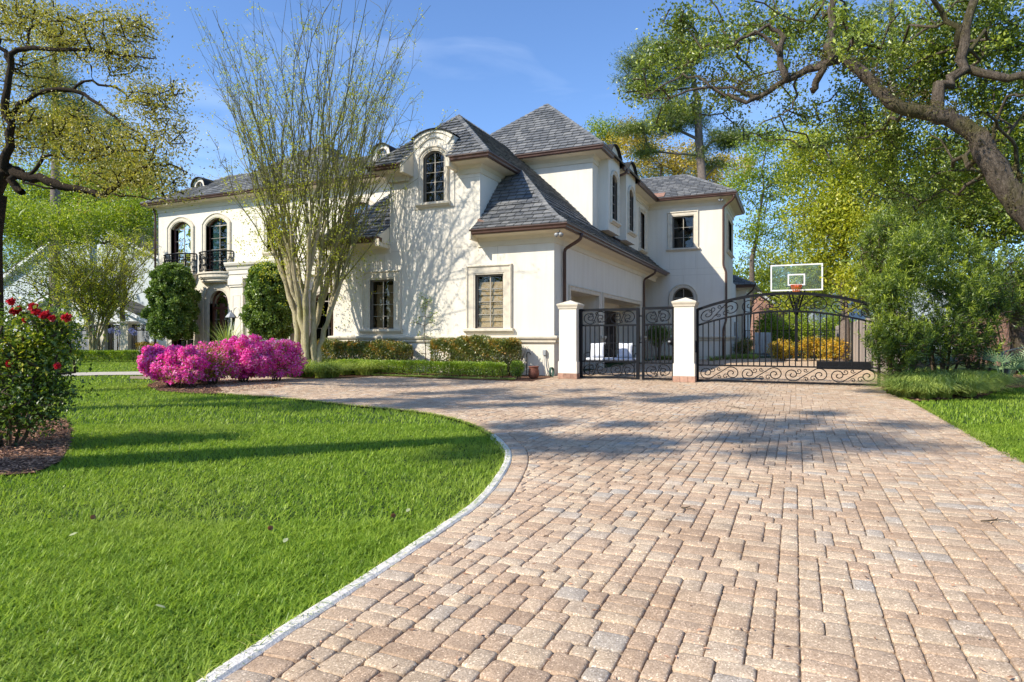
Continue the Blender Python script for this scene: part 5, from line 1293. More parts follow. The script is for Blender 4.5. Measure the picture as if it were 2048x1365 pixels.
# far-off wood that closes the horizon
g = R_(60); n = 1500; az = np.concatenate([g.uniform(-62, -22, n//2), g.uniform(16, 50, n//2)]); D = g.uniform(85, 105, n)
T = np.array([(*cw(math.tan(R(a))*d_*.9, d_*.9), z) for a, d_, z in zip(az, D, g.uniform(0, 1, n)**.8*8.5)])
wd = np.repeat(T, 60, 0)+g.normal(size=(n*60, 3))*1.3
n2 = 520; az = g.uniform(95, 316, n2); D = g.uniform(38, 62, n2); T = np.concatenate([T, np.array([(*cw(math.sin(R(a_))*d_, math.cos(R(a_))*d_), z_) for a_, d_, z_ in zip(az, D, g.uniform(0, 1, n2)**.8*13)])]); 
wd = np.concatenate([wd, np.repeat(T[-n2:], 90, 0)+g.normal(size=(n2*90, 3))*1.5])
o = leaves('distant_wood', M['oakleaf'], None, wd, .55, g, .6, crnd=g.random(len(wd))); tag(o, 'far off green wood beyond the gardens', 'woodland', kind='stuff')

# ------------------------------------------------------------------ crepe myrtles: vase of smooth stems fanning into whips
def crepe(label, base, Ht, seed, nst=9, nwh=150, spread=3.3, rb=.075, leafn=2400, leafsz=.07, fork=(.18, .30), whipr=.0075):
    g = R_(seed); root = empty('crepe_myrtle', base, label, 'tree'); b0 = np.array(base); s = Skel(); tips = []
    for i in range(nst):
        a = 2*math.pi*i/nst+g.uniform(-.3, .3); d = np.array((math.cos(a), math.sin(a), 0)); rr = g.uniform(.05, .34)
        hf = Ht*g.uniform(*fork); lean = g.uniform(.10, .26)*hf*(1.0 if i % 3 else .4)
        P = [b0+d*rr*.9]; 
        for k in range(1, 7):
            f = k/6; P.append(b0+d*(rr+lean*f**1.5)+np.array((0, 0, hf*f))+g.normal(size=3)*.022+np.array((math.sin(f*5+i)*.05, math.cos(f*4+i*2)*.05, 0)))
        ids = s.chain(P, [rb*g.uniform(.8, 1.2)*(1-.30*k/6) for k in range(7)])
        for j in range(g.integers(3, 5)):
            a2 = a+g.uniform(-1.0, 1.0); d2 = np.array((math.cos(a2), math.sin(a2), 0)); h2 = Ht*g.uniform(.13, .22); l2 = g.uniform(.12, .45)*h2; Q = []
            for k in range(1, 6): f = k/5; Q.append(P[-1]+d2*l2*f+np.array((0, 0, h2*f))+g.normal(size=3)*.02)
            q = s.chain(Q, [rb*.55*(1-.35*k/5) for k in range(5)], ids[-1]); tips.append((q[-1], a2, Q[-1])); tips.append((q[2], a2+g.uniform(-.6, .6), Q[2]))
    W = []; leafp = []; s2_ = Skel()
    for i in range(nwh):
        j, a, p = tips[i % len(tips)]; a = a+g.uniform(-.9, .9); d = np.array((math.cos(a), math.sin(a), 0)); s2 = s2_; zt = Ht*g.uniform(.68, 1.0)-p[2]+b0[2]
        if zt < .5: continue
        sp = spread*g.uniform(.1, 1)**.8*(zt/(Ht*.55)); P = [p+g.normal(size=3)*.02]
        if i % 9 == 0: sp *= 1.5; zt *= .62
        cu = g.normal(size=3)*.28; cu[2] = 0; cu2 = g.normal(size=3)*.16; cu2[2] = 0
        for k in range(1, 9):
            f = k/8; P.append(p+d*sp*(f**1.25)+np.array((0, 0, zt*(f-.06*f**3)))+cu*math.sin(f*3.1)+cu2*math.sin(f*6.3)+g.normal(size=3)*.045)
        r = whipr*g.uniform(.8, 1.6); ids = s2.chain(P, [r*(1.9-1.55*k/9) for k in range(9)])
        for k in (3, 4, 5, 6, 7):
            for _ in range(3):
                if g.random() < .8:
                    v = d*g.uniform(-.3, .6)+np.array((g.normal()*.25, g.normal()*.25, g.uniform(.3, .9))); v *= g.uniform(.35, .9)
                    s2.chain([P[k]+v*.5+g.normal(size=3)*.03, P[k]+v+g.normal(size=3)*.03], [r*.45, r*.3], ids[k]); leafp.append(P[k]+v)
        leafp += [P[k] for k in range(2, 9)]
    s.mesh('trunk', M['crepebark'], root, tip=.012, ex=3, sides=6, big=.04, bigsides=10); s2_.mesh('whips', M['crepetwig'], root, tip=.002, ex=3, sides=4)
    leafp = np.array(leafp); ix = g.integers(0, len(leafp), leafn//6); low = leafp[ix]
    # leafy spurs low on the stems
    tp = np.array([t_[2] for t_ in tips]); lo = tp[g.integers(0, len(tp), leafn//9)]+g.normal(size=(leafn//9, 3))*np.array((.6, .6, .55))+np.array((0, 0, .5))
    T = np.concatenate([low, lo]); P = np.repeat(T, 7, 0)+g.normal(size=(len(T)*7, 3))*.07
    leaves('foliage', M['crepeleaf'], root, P, leafsz, g, .5, crnd=np.repeat(g.random(len(T)), 7)); return root
crepe('large multi stemmed crepe myrtle with smooth pale trunks standing in front of the house', (-14.05, 15.5, 0), 11.8, 71, 8, 180, 2.95, .105, 11500, .068, fork=(.13, .24), whipr=.0066)
cb_ = gD(190, 33); crepe('smaller bare crepe myrtle in front of the side fence on the left', cb_, 7.2, 72, 9, 120, 3.0, .07, 9000, .11, (.16, .3), .009)

# ------------------------------------------------------------------ shrubs and hedges
def box_hedge(name, label, cat, pts, wdt, h, mat, n, size, seed, lump=.06, rnd_=.12, group=None, asp=.6, stemmat='stem', zb=.06):
    """clipped hedge along a line of ground points: leafy skin over a twiggy inside"""
    g = R_(seed); P = [Vector((x, y, 0)) for x, y in pts]; L = [0]
    for a, b_ in zip(P[:-1], P[1:]): L.append(L[-1]+(b_-a).length)
    u = g.uniform(0, L[-1], n); xs = np.interp(u, L, [p.x for p in P]); ys = np.interp(u, L, [p.y for p in P]); d = P[-1]-P[0]; d.normalize(); nx, ny = d.y, -d.x
    side = g.random(n); th = np.where(side < .40, g.uniform(-.2, .1, n), np.where(side < .86, g.uniform(.0, 1, n), g.uniform(.9, 1.25, n)))
    # superellipse cross-section, fully random angle
    an = g.uniform(-.12, math.pi+.12, n); c, s_ = np.cos(an), np.sin(an); e = .42
    ox = np.sign(c)*np.abs(c)**e*wdt/2; oz = h*.52+np.sign(s_)*np.abs(s_)**e*h*.48; dn = g.random(n) < .35; oz = np.where(dn, h*g.random(n), oz)
    ox = np.where(dn, np.sign(ox)*wdt/2, ox)
    k = g.random(n)**3*.22+0; lum = 1+lump*(np.sin(u*5.1+seed)+np.sin(u*11.3+oz*7)+np.sin(oz*9+u*3))
    end = np.minimum(u, L[-1]-u); er = np.clip(end/rnd_, 0, 1)**.5
    ox = ox*(1-k)*lum*er; oz = zb+(oz-zb)*(1-k*.5)*(1+(lum-1)*.7)*(.85+.15*er)+g.normal(size=n)*.012
    V = np.stack([xs+nx*ox, ys+ny*ox, np.maximum(oz, zb)], 1); out = np.stack([nx*np.cos(an), ny*np.cos(an), np.abs(np.sin(an))+.15], 1)
    root = empty(name, P[0].lerp(P[-1], .5), label, cat, group)
    cl = np.sin(u*9+oz*13)*.5+.5
    leaves('foliage', M[mat], root, V, size, g, asp, dirs=out, dj=.8, crnd=np.clip(cl*.5+oz/h*.5, 0, 1), cw_=.45)
    b = MB()
    for i in range(int(L[-1]/.28)+1):
        q = min(i*.28+.1, L[-1]-.05); x, y = np.interp(q, L, [p.x for p in P]), np.interp(q, L, [p.y for p in P])
        for j in range(3): a = g.uniform(0, 6.28); b.tube([(x, y, 0), (x+.1*wdt*math.cos(a), y+.1*wdt*math.sin(a), h*.4), (x+wdt*.33*math.cos(a), y+wdt*.33*math.sin(a), h*.82)], [.012, .009, .004], 5)
    b.build('stems', M[stemmat], root); return root
box_hedge('red_tip_hedge', 'clipped red tip hedge under the window left of the climbing shrub', 'hedge', [(-16.2, 16.95), (-11.15, 16.95)], .85, .96, 'photinia', 24000, .066, 81, .05, .3)
box_hedge('red_tip_hedge', 'taller clipped red tip hedge under the right window, next to the boxwood ball', 'hedge', [(-10.3, 16.9), (-7.35, 16.9)], .95, 1.08, 'photinia', 20000, .066, 82, .05, .35)
box_hedge('boxwood_hedge', 'long low bright boxwood hedge along the drive in front of the house', 'hedge', [(-14.0, 16.0), (-11.2, 16.08), (-9.0, 16.05), (-7.35, 15.95)], .42, .40, 'boxwood', 24000, .042, 83, .04, .15)
hp = [gp(120, 723), gp(275, 723)]; box_hedge('boxwood_hedge', 'low clipped boxwood hedge beyond the lawn and path on the left', 'hedge', hp, .6, .48, 'boxwood', 12000, .055, 84, .03, .2)
hp = [gp(-60, 721), gp(112, 722)]; box_hedge('boxwood_hedge', 'darker end of the far left boxwood hedge behind the rose bush', 'hedge', hp, .6, .48, 'darkleaf', 7000, .055, 85, .03, .2)
hp = [gp(278, 712), gp(330, 713)]; box_hedge('yellow_shrub', 'low yellow edged shrub left of the entrance beside the side fence', 'shrub', hp, .8, .75, 'yellowhedge', 4000, .06, 86, .08, .3)
YB = [(-.55, 33.2, .75, 1.0, 'golden yellow shrub left of the basketball pole'), (.75, 33.4, .8, 1.1, 'golden yellow shrub right behind the basketball pole'), (1.75, 32.6, .7, 1.0, 'golden yellow shrub against the board fence')]
hp = [gp(345, 716), gp(420, 716)]; box_hedge('yellow_shrub', 'yellowish low hedge at the foot of the left columnar shrub', 'shrub', hp, .7, .6, 'yellowhedge', 3500, .055, 89, .06, .3)

def blob_shrub(name, label, cat, c, r, mat, n, size, seed, lumps=26, zmin=.05, group=None, asp=.5, stems=7, stem_r=.018, extra=None, cl=.24, dirs_up=0, base=None, surf_=.3):
    """bush: lumps of leaves over an ellipsoid, on stems from the ground"""
    g = R_(seed); c = np.array(c, float); r = np.array(r, float)
    base = Vector((c[0], c[1], 0)) if base is None else Vector(base)
    root = empty(name, base, label, cat, group)
    v = unit(g.normal(size=(lumps, 3))); T = c+v*r*(g.random(lumps)**surf_*g.uniform(.78, 1.16, lumps))[:, None]*.88; ix = g.integers(0, lumps, n)
    d = unit(g.normal(size=(n, 3))); P = T[ix]+d*(g.random(n)**.4)[:, None]*r.mean()*cl*2*g.uniform(.7, 1.2, lumps)[ix][:, None]; k = P[:, 2] > zmin; P = P[k]; ix = ix[k]; d = d[k]
    leaves('foliage', mat if not isinstance(mat, str) else M[mat], root, P, size, g, asp, dirs=d+np.array([0, 0, dirs_up]), dj=.7, crnd=g.random(lumps)[ix], cw_=.4)
    s = Skel(); ids = s.chain([np.array(base), np.array(base)+np.array((0, 0, .06))], [stem_r*1.6, stem_r*1.4])
    for i in range(stems):
        a = 6.283*i/stems; s.chain([np.array(base)+np.array((math.cos(a)*.08, math.sin(a)*.08, 0)), np.array(base)*.6+np.array((c[0], c[1], 0))*.4+np.array((math.cos(a)*r[0]*.3, math.sin(a)*r[1]*.3, max(c[2]-r[2]*.4, .15)))], [stem_r, stem_r*.8])
    s.grow(T[:min(lumps, 40)], g, .25, jit=.15); s.mesh('stems', M['stem'], root, tip=.004)
    if extra: extra(root, g, T, c, r)
    return root
blob_shrub('boxwood_ball', 'round bright boxwood ball beside the clay pot', 'shrub', (-6.98, 15.9, .27), (.20, .20, .21), 'boxwood', 5200, .034, 91, 40, cl=.16, stems=3, stem_r=.01, surf_=.05)
for (px, py, D, rx, lb, sd_) in ((345, 605, 31.0, 47, 'columnar', 92), (537, 608, 28.6, 46, 'columnar', 93)):
    c = at(px, py, D); w_ = rx/FPX*D
    lb = 'clipped columnar evergreen under the left balcony' if sd_ == 92 else 'clipped columnar evergreen right of the arched entrance'
    def tall(root, g, T, c_, r_): pass
    g = R_(sd_); root = empty('columnar_shrub', (c.x, c.y, 0), lb, 'shrub', 'columnar evergreens by the entrance')
    nl = 420; z0, z1 = 1.05, (4.75 if sd_ == 92 else 4.5); an = g.uniform(0, 6.283, nl); t_ = g.random(nl); prof = np.interp(t_, [0, .08, .3, .6, .85, .95, 1], [.74, .92, 1, .95, .80, .6, .25]); rr = prof*w_*.80*(1+.08*np.sin(an*3+t_*9)+.08*np.sin(t_*19+an*2))*g.uniform(.80, 1.16, nl)
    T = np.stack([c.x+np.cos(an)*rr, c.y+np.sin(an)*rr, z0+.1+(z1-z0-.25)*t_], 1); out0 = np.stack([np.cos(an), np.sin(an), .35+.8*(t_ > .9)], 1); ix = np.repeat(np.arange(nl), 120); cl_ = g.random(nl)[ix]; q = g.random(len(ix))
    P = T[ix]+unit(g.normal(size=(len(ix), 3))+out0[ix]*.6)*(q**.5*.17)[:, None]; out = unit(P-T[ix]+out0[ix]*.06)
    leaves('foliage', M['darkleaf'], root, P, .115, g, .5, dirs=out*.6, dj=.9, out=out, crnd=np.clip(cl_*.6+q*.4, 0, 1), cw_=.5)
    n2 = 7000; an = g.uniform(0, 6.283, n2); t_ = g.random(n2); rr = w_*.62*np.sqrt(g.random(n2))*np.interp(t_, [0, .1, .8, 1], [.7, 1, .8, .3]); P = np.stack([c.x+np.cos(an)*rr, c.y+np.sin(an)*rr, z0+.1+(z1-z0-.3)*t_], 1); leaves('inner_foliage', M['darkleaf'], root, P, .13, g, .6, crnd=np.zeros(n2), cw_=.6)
    b = MB(); b.tube([(c.x, c.y, 0), (c.x+.03, c.y, 1.2), (c.x, c.y, z1-.6)], [.07, .055, .02], 8); b.build('stem', M['stem'], root)
for i, (x, y, r_, h_, lb) in enumerate(YB): blob_shrub('yellow_shrub', lb, 'shrub', (x, y, h_*.55), (r_, .6, h_*.5), 'yellowhedge', 5000, .085, 170+i, 50, cl=.17, group='golden shrubs at the back of the court')
def plume_shrub(label, blobs, base, n_per, seed, L=.11, ph=.34):
    """tall evergreen made of upright leafy shoots"""
    g = R_(seed); T = clumps(blobs, g); T = T[T[:, 2] > .15]; b0 = Vector((*gp(*base), 0)); root = empty('podocarpus', b0, label, 'shrub')
    s = Skel(); s.chain([np.array(b0), np.array(b0)+np.array((0, 0, .5))], [.07, .05])
    for k in range(5): a_ = k*1.256; s.chain([np.array(b0)+np.array((math.cos(a_)*.15, math.sin(a_)*.15, 0)), np.array(b0)+np.array((math.cos(a_)*.5, math.sin(a_)*.5, 1.0+.2*k))], [.035, .02])
    s.grow(T[:260], g, .3, jit=.15); s.mesh('stems', M['stem'], root, tip=.005)
    cl = g.random(len(T)); ax = unit(np.stack([g.normal(size=len(T))*.45, g.normal(size=len(T))*.45, np.ones(len(T))], 1)); hh = ph*g.uniform(.5, 1.3, len(T))
    ix = np.repeat(np.arange(len(T)), n_per); t_ = g.random(len(ix)); P = T[ix]+ax[ix]*(t_*hh[ix])[:, None]+g.normal(size=(len(ix), 3))*.020*(1.4-t_)[:, None]
    d_ = unit(g.normal(size=(len(ix), 3))+ax[ix]*(.3+1.2*t_)[:, None])
    leaves('foliage', M['podoleaf'], root, P, L, g, .16, dirs=d_*2, dj=.3, crnd=np.clip(t_*.75+cl[ix]*.45-.1, 0, 1), cw_=.72)
plume_shrub('dense narrow leaved evergreen crowding the right end of the driveway gate', [(1800, 700, 13.8, 60, 60, 260), (1780, 610, 14.0, 45, 60, 220), (1825, 530, 14.4, 55, 60, 220), (1765, 690, 13.7, 30, 45, 80)], (1800, 772), 34, 94)
plume_shrub('tall dense evergreen behind the liriope mound on the right', [(1880, 680, 14.8, 70, 60, 260), (1900, 590, 15, 75, 60, 260), (1860, 500, 15.4, 60, 50, 200), (1940, 540, 15.2, 50, 60, 140)], (1885, 765), 32, 95)
plume_shrub('darker evergreen filling the gap behind the palmetto', [(1955, 690, 15.2, 50, 60, 160), (1985, 610, 15.8, 50, 45, 150)], (1955, 762), 30, 96)
plume_shrub('loose narrow leaved evergreen high behind the right gate post', [(1770, 500, 17.5, 50, 70, 220), (1740, 580, 17.5, 25, 60, 90), (1830, 430, 18, 60, 45, 150)], (1790, 752), 32, 97, .13)
plume_shrub('evergreen shrub in front of the brick house', [(2010, 560, 18, 60, 50, 180), (2060, 610, 18, 50, 60, 120)], (2020, 748), 30, 98, .13)
c = at(1316, 672, 31); blob_shrub('small_tree', 'small round multi stemmed tree seen through the small gate', 'tree', (c.x, c.y, 1.25), (.62, .55, .48), 'darkleaf', 5000, .07, 99, 40, stems=5, stem_r=.03, cl=.2)
c = gp(1490, 716); blob_shrub('bronze_shrub', 'bronze coloured rounded shrub seen through the driveway gate near the house', 'shrub', (c[0], c[1], .55), (.65, .5, .5), 'photinia', 5000, .07, 100, 40, cl=.2)
for (px, w_, lb) in ((1535, .9, 'leafy green bush left of the basketball pole beyond the iron fence'), (1600, 1.6, 'wide leafy green bush behind the basketball pole'), (1672, 1.3, 'leafy green bush beyond the yellow shrubs at the board fence')):
    c = at(px, 640, 43); blob_shrub('green_bush', lb, 'shrub', (c.x, c.y, 1.5), (w_, 1.0, 1.5), 'brightleaf', 7000, .14, int(px), 50, cl=.2, group='green bushes at the back of the court')

# liriope: mounds of long arching blades
def liriope(name, label, pts, n_each, L, seed, mat='liriope', wd=.009, kind='stuff', cat='liriope', spread=.14, lean=(.35, 1.35), centre=None):
    g = R_(seed); B = []; H_ = []; LL = []; c_ = []
    for (x, y, s_) in pts:
        a = g.uniform(0, 6.283, n_each); r = g.random(n_each)**.6*spread*s_; B.append(np.stack([x+np.cos(a)*r, y+np.sin(a)*r, np.zeros(n_each)], 1)); H_.append(a+g.normal(size=n_each)*.5); LL.append(L*s_*g.uniform(.7, 1.15, n_each)); c_.append(np.full(n_each, g.random()))
    B = np.concatenate(B); H_ = np.concatenate(H_); LL = np.concatenate(LL); c_ = np.concatenate(c_)
    if centre is not None: H_ = np.arctan2(B[:, 1]-centre[1], B[:, 0]-centre[0])+g.normal(size=len(B))*.8
    return tag(blades(name, M[mat], None, B, LL, np.full(len(B), wd), g.uniform(lean[0], lean[1], len(B)), g, 5, .62, c_, H_), label, cat, kind=kind)
g = R_(101); P = []
for _ in range(46):
    px, py = g.uniform(575, 750), g.uniform(738, 756); py -= max(0, (px-700)*.12); P.append((*gp(px, py), g.uniform(.85, 1.15)))
liriope('liriope_bed', 'arching liriope tufts round the foot of the large crepe myrtle', [(x, y, s_*1.15) for x, y, s_ in P], 150, .70, 102, wd=.018, centre=gp(650, 742))
P = []
for _ in range(58):
    a, r = g.uniform(0, 6.283), g.random()**.5; px, py = 1875+115*r*math.cos(a), 778+20*r*math.sin(a); P.append((*gp(px, py), g.uniform(.85, 1.2)))
ML = gp(1875, 780)
liriope('liriope_bed', 'thick arching liriope mound at the right edge of the drive', [(x, y, s_*1.25*(1-.35*min(1, math.hypot(x-ML[0], y-ML[1])/1.2))) for x, y, s_ in P], 150, .84, 103, wd=.017, centre=ML)
P = [(*gp(g.uniform(1400, 1510), g.uniform(714, 722)), 1.2) for _ in range(22)]
liriope('liriope_bed', 'dark grassy edging along the house seen through the driveway gate', P, 90, .42, 104, wd=.016)
P = [(g.uniform(-6.3, -4.4), g.uniform(31.6, 32.6), 1.1) for _ in range(20)]
liriope('liriope_bed', 'dark grassy edging behind the small gate', P, 90, .40, 105, wd=.016)
P = [(g.uniform(-13.6, -6.9), 0, g.uniform(.5, .8)) for _ in range(130)]; P = [(x, 15.45+.02*(x+10)**2*.0+g.uniform(-.09, .09)+(.25 if x < -11.5 else 0), s_) for x, _, s_ in P]
liriope('dwarf_mondo_grass', 'dark green dwarf mondo grass strip between the boxwood hedge and the drive', P, 60, .14, 106, wd=.006, cat='ground cover')
P = [(*gp(g.uniform(120, 280), g.uniform(714, 719)), 1) for _ in range(26)]
liriope('liriope_bed', 'low strappy plants behind the far left hedge', P, 60, .5, 107, wd=.02)
# yucca and palmetto
def yucca(label, x, y, L, n, seed, mat='liriope', wd=.045, name='yucca'):
    g = R_(seed); root = empty(name, (x, y, 0), label, 'plant'); B = np.tile(np.array((x, y, .25)), (n, 1))+g.normal(size=(n, 3))*.04
    blades('leaves', M[mat], root, B, L*g.uniform(.7, 1.1, n), np.full(n, wd), g.uniform(.1, .9, n), g, 3, .12); b = MB(); b.tube([(x, y, 0), (x, y, .32)], [.07, .05], 8); b.build('stem', M['stem'], root)
p = at(455, 680, 25.5); yucca('spiky long leaved plant in front of the arched entrance', p.x, p.y, 1.7, 110, 110)
def palmetto(label, x, y, seed):
    g = R_(seed); root = empty('palmetto', (x, y, 0), label, 'plant')
    for i in range(8):
        a = g.uniform(0, 6.283); el = g.uniform(.5, 1.3); st = Vector((math.cos(a)*math.cos(el), math.sin(a)*math.cos(el), math.sin(el))); c = Vector((x, y, .1))+st*g.uniform(.4, .62); b = MB(); b.tube([(x, y, .0), tuple(c)], [.014, .009], 6)
        fo = b.build('frond', M['palmleaf'], root); s_ = st.cross(Vector((0, 0, 1))).normalized(); V = []; Q = []; u = s_.cross(st)
        for k in range(12):
            t_ = -1.25+2.5*k/11; d = (st*math.cos(t_)+s_*math.sin(t_)).normalized(); q = d.cross(u).normalized(); L_ = .50*(1-.15*abs(t_)); j = len(V)
            V += [c-q*.004, c+q*.004, c+d*L_*.5+q*.011+u*.02, c+d*L_+u*(-.02), c+d*L_*.5-q*.011+u*.02]; Q += [(j, j+1, j+2, j+4), (j+4, j+2, j+3, j+3)]
        m_ = MB(); m_.add(V, [tuple(dict.fromkeys(f)) for f in Q], float(g.random())); m_.build('leaflets', M['palmleaf'], fo, recalc=False)
for (px, py, D, sd_, lb) in ((2008, 705, 14.2, 111, 'grey green fan palmetto beside the metal bench'), (2060, 690, 14.6, 112, 'fan palmetto at the right edge behind the metal bench')):
    p = at(px, py, D); palmetto(lb, p.x, p.y, sd_)
# small espaliered shrub climbing the wall between the windows
g = R_(120); root = empty('climbing_shrub', (-10.85, 17.35, 0), 'thin young climbing shrub against the wall between the two lower windows', 'shrub')
s = Skel(); ids = s.chain([np.array((-10.85+.02*math.sin(k), 17.33, k*.30)) for k in range(9)], [.018-.0015*k for k in range(9)])
T = np.array([(-10.85+g.normal()*.10, 17.30+g.uniform(-.1, .08), z) for z in (2.45, 2.35, 2.3, 2.2, 2.15, 2.05)]+[(-10.85+sx, 17.28, z) for sx, z in ((-.38, 1.62), (-.22, 1.78), (.22, 1.75), (.30, 1.6), (.16, 1.15), (-.16, 1.2), (.36, 1.9), (-.12, .62), (.1, .85))])
s.grow(T, g, .15); s.mesh('stem', M['stem'], root, tip=.003); P = np.repeat(T, 40, 0)+g.normal(size=(len(T)*40, 3))*np.array((.075, .03, .07)); leaves('foliage', M['brightleaf'], root, P, .05, g, .5)

# ------------------------------------------------------------------ azaleas
def azalea(label, px, py, D, rx, ry, seed, pinkness=1.0, n=27000):
    rx *= 1.28; ry *= 1.12
    c = at(px, py, D); rw = rx/FPX*D; rz = ry/FPX*D
    def bloom(root, g, T, c_, r_):
        k = int(n*pinkness); ix = g.integers(0, len(T), k); d = unit(g.normal(size=(k, 3))+np.array((0, 0, .35))); v = (T[ix]-c_)/r_; d = unit(d+v*.6)
        P = T[ix]+d*(g.random(k)**.25)[:, None]*r_.mean()*.19; ok_ = (P[:, 2] > .12); P = P[ok_]; d = d[ok_]
        leaves('blossom', M['azalea'], root, P, .052, g, .85, dirs=d*.2, dj=1, out=d, crnd=g.random(len(T))[ix][ok_], cw_=.45)
    blob_shrub('azalea', label, 'shrub', (c.x, c.y, c.z), (rw, rw*.85, rz), 'azleaf', 6000 if pinkness > .5 else 9000, .045, seed, 190, extra=bloom, cl=.11, stems=9, stem_r=.014, group='azaleas on the island bed', zmin=.15, surf_=.2)
azalea('pink azalea at the left end of the island bed', 345, 727, 14.6, 56, 30, 131)
azalea('azalea with sparse blossom and mostly yellow-green leaves, between the pink ones', 425, 727, 15.4, 42, 36, 132, .34, 11000)
azalea('tallest magenta azalea, in the middle of the island bed', 487, 716, 16.0, 52, 36, 133)
azalea('magenta azalea at the right end of the island bed, nearest the crepe myrtle', 553, 720, 16.5, 44, 36, 134, .95, 12000)
azalea('pink azalea filling the gap behind the two middle bushes', 400, 722, 15.9, 40, 26, 136, 1, 14000)
azalea('low pink azalea in front at the left end of the island bed', 362, 752, 14.2, 28, 18, 135, 1, 5000)

# ------------------------------------------------------------------ rose bush
def rose_bush():
    D = 6.6; c = at(22, 712, D); g = R_(140); b0 = Vector((*gp(18, 893), 0)); root = empty('rose_bush', b0, 'tall rose bush with red blooms in the mulch bed at the left edge', 'shrub')
    T = clumps([(30, 660, D, 115, 45, 60), (0, 720, D, 130, 45, 60), (20, 775, D, 100, 40, 34), (105, 650, D, 38, 22, 14), (-120, 720, D, 100, 90, 50), (85, 760, D, 40, 50, 16), (20, 830, D, 80, 35, 14), (90, 700, D, 50, 40, 30), (60, 810, D, 90, 50, 34), (-40, 830, D, 80, 50, 24), (110, 780, D, 30, 40, 10), (115, 660, D, 30, 22, 10)], g)
    s = Skel()
    for i in range(10):
        a = g.uniform(0, 6.283); p0 = np.array(b0)+np.array((math.cos(a)*.10, math.sin(a)*.10, 0)); p1 = p0+np.array((math.cos(a)*.10, math.sin(a)*.10, .25)); s.chain([p0, p1, p1+np.array((math.cos(a)*.14+g.normal()*.05, math.sin(a)*.14, .3))], [.018, .014, .011])
    tw = np.array([at(112, 735, D), at(148, 722, 6.4), at(150, 745, 6.5)])
    s.grow(np.concatenate([T, tw]), g, .16, jit=.16, lift=.15); s.mesh('stems', M['stem'], root, tip=.0035, ex=2.4)
    ix = np.repeat(np.arange(len(T)), 34); P = T[ix]+g.normal(size=(len(ix), 3))*.085; P2 = np.repeat(tw, 7, 0)+g.normal(size=(21, 3))*.03
    leaves('foliage', M['roseleaf'], root, np.concatenate([P, P2]), .050, g, .62, up=.8, crnd=np.concatenate([np.clip(.3+.8*g.random(len(T))[ix]*(T[ix][:, 2] > .9), 0, 1), np.full(21, .2)]), cw_=.45)
    for (px, py, r) in ((23, 604, .05), (29, 623, .055), (38, 618, .04), (65, 614, .06), (74, 626, .055), (85, 632, .05), (93, 629, .05), (104, 637, .045), (133, 636, .055), (50, 641, .035), (18, 728, .045), (115, 732, .045), (-60, 640, .05), (-40, 700, .05)):
        q = at(px, py, 6.35); V = []; Fc = []
        n = 120; d = unit(g.normal(size=(n, 3))+np.array((0, 0, .3))); P = np.array(q)+d*r*.40*g.random((n, 1))**.3
        leaves('rose_bloom', M['petal_red'], root, P, r*.6, g, .95, dirs=d*.3, dj=.8, out=d)
rose_bush()
# ------------------------------------------------------------------ agapanthus and extras on the left
g = R_(150)
for i, px in enumerate((222, 235, 262, 268)):
    x, y = gp(px, 714); z = 1.55-.12*(i % 2); root = empty('blue_flower', (x, y, 0), ['pale blue flower head at the left of the row before the side fence', 'small white blue flower head, second in the row before the side fence', 'deep blue flower head before the side fence pillar', 'pale blue flower head nearest the yellow shrub'][i], 'flower', 'blue flowers before the side fence')
    b = MB(); b.tube([(x, y, 0), (x+.03, y, z-.1)], .012, 5); b.build('stem', M['stem'], root); d = unit(g.normal(size=(220, 3))); leaves('petals', M['blue'], root, np.array((x+.03, y, z-.05))+d*.13, .07, g, .6, dirs=d)
# ornate metal bench at the right edge
def metal_bench():
    rt = empty('ornate_bench', at(2036, 740, 15.6)*1, 'grey cast metal garden bench with scrolled arms at the right edge', 'bench'); rt.location.z = 0; rt.rotation_euler = (0, 0, 0)
    o = Vector(rt.location); x0, y0 = o.x, o.y
    def arm(x):
        b = MB()
        b.tube([(x, y0-.28, 0), (x, y0-.30, .10), (x, y0-.18, .26), (x, y0-.26, .42), (x, y0-.20, .52), (x, y0, .55), (x, y0+.22, .60)], [.045, .04, .036, .036, .04, .034, .03], 8)
        b.tube([(x, y0+.25, 0), (x, y0+.20, .2), (x, y0+.24, .42), (x, y0+.34, .75)], .032, 8)
        b.tube([(x, y0+p, z) for p, z in scroll((-.02, .30), .11, 1.4, 0, 1, n=24)], .022, 6); b.tube([(x, y0+p, z) for p, z in scroll((-.10, .46), .06, 1.2, 2, -1, n=20)], .012, 6)
        b.build('side_frame', M['castgrey'], rt)
    for x in (x0-.25, x0+1.0): arm(x)
    b = MB()
    for i in range(8): b.box(x0-.24, x0+.99, y0-.24+i*.06, y0-.20+i*.06, .42, .44)
    b.build('seat', M['castgrey'], rt); b = MB(); b.tube([(x0-.25+1.25*i/16, y0+.34, .75+.14*math.sin(i/16*math.pi)) for i in range(17)], .022, 6)
    for k in range(5):
        for sg in (-1, 1): b.tube([(x0-.12+k*.25+sg*x_, y0+.30, z) for x_, z in scroll((.055, .60), .06, 1.3, 0, 1, n=18)], .010, 5)
    for i in range(9): b.box(x0-.2+i*.145, x0-.185+i*.145, y0+.29, y0+.31, .44, .76)
    b.build('backrest', M['castgrey'], rt)
M['castgrey'] = surf('cast_aluminium', (.26, .25, .23), .5, .2, 9, 60, .2, metal=.3); metal_bench()

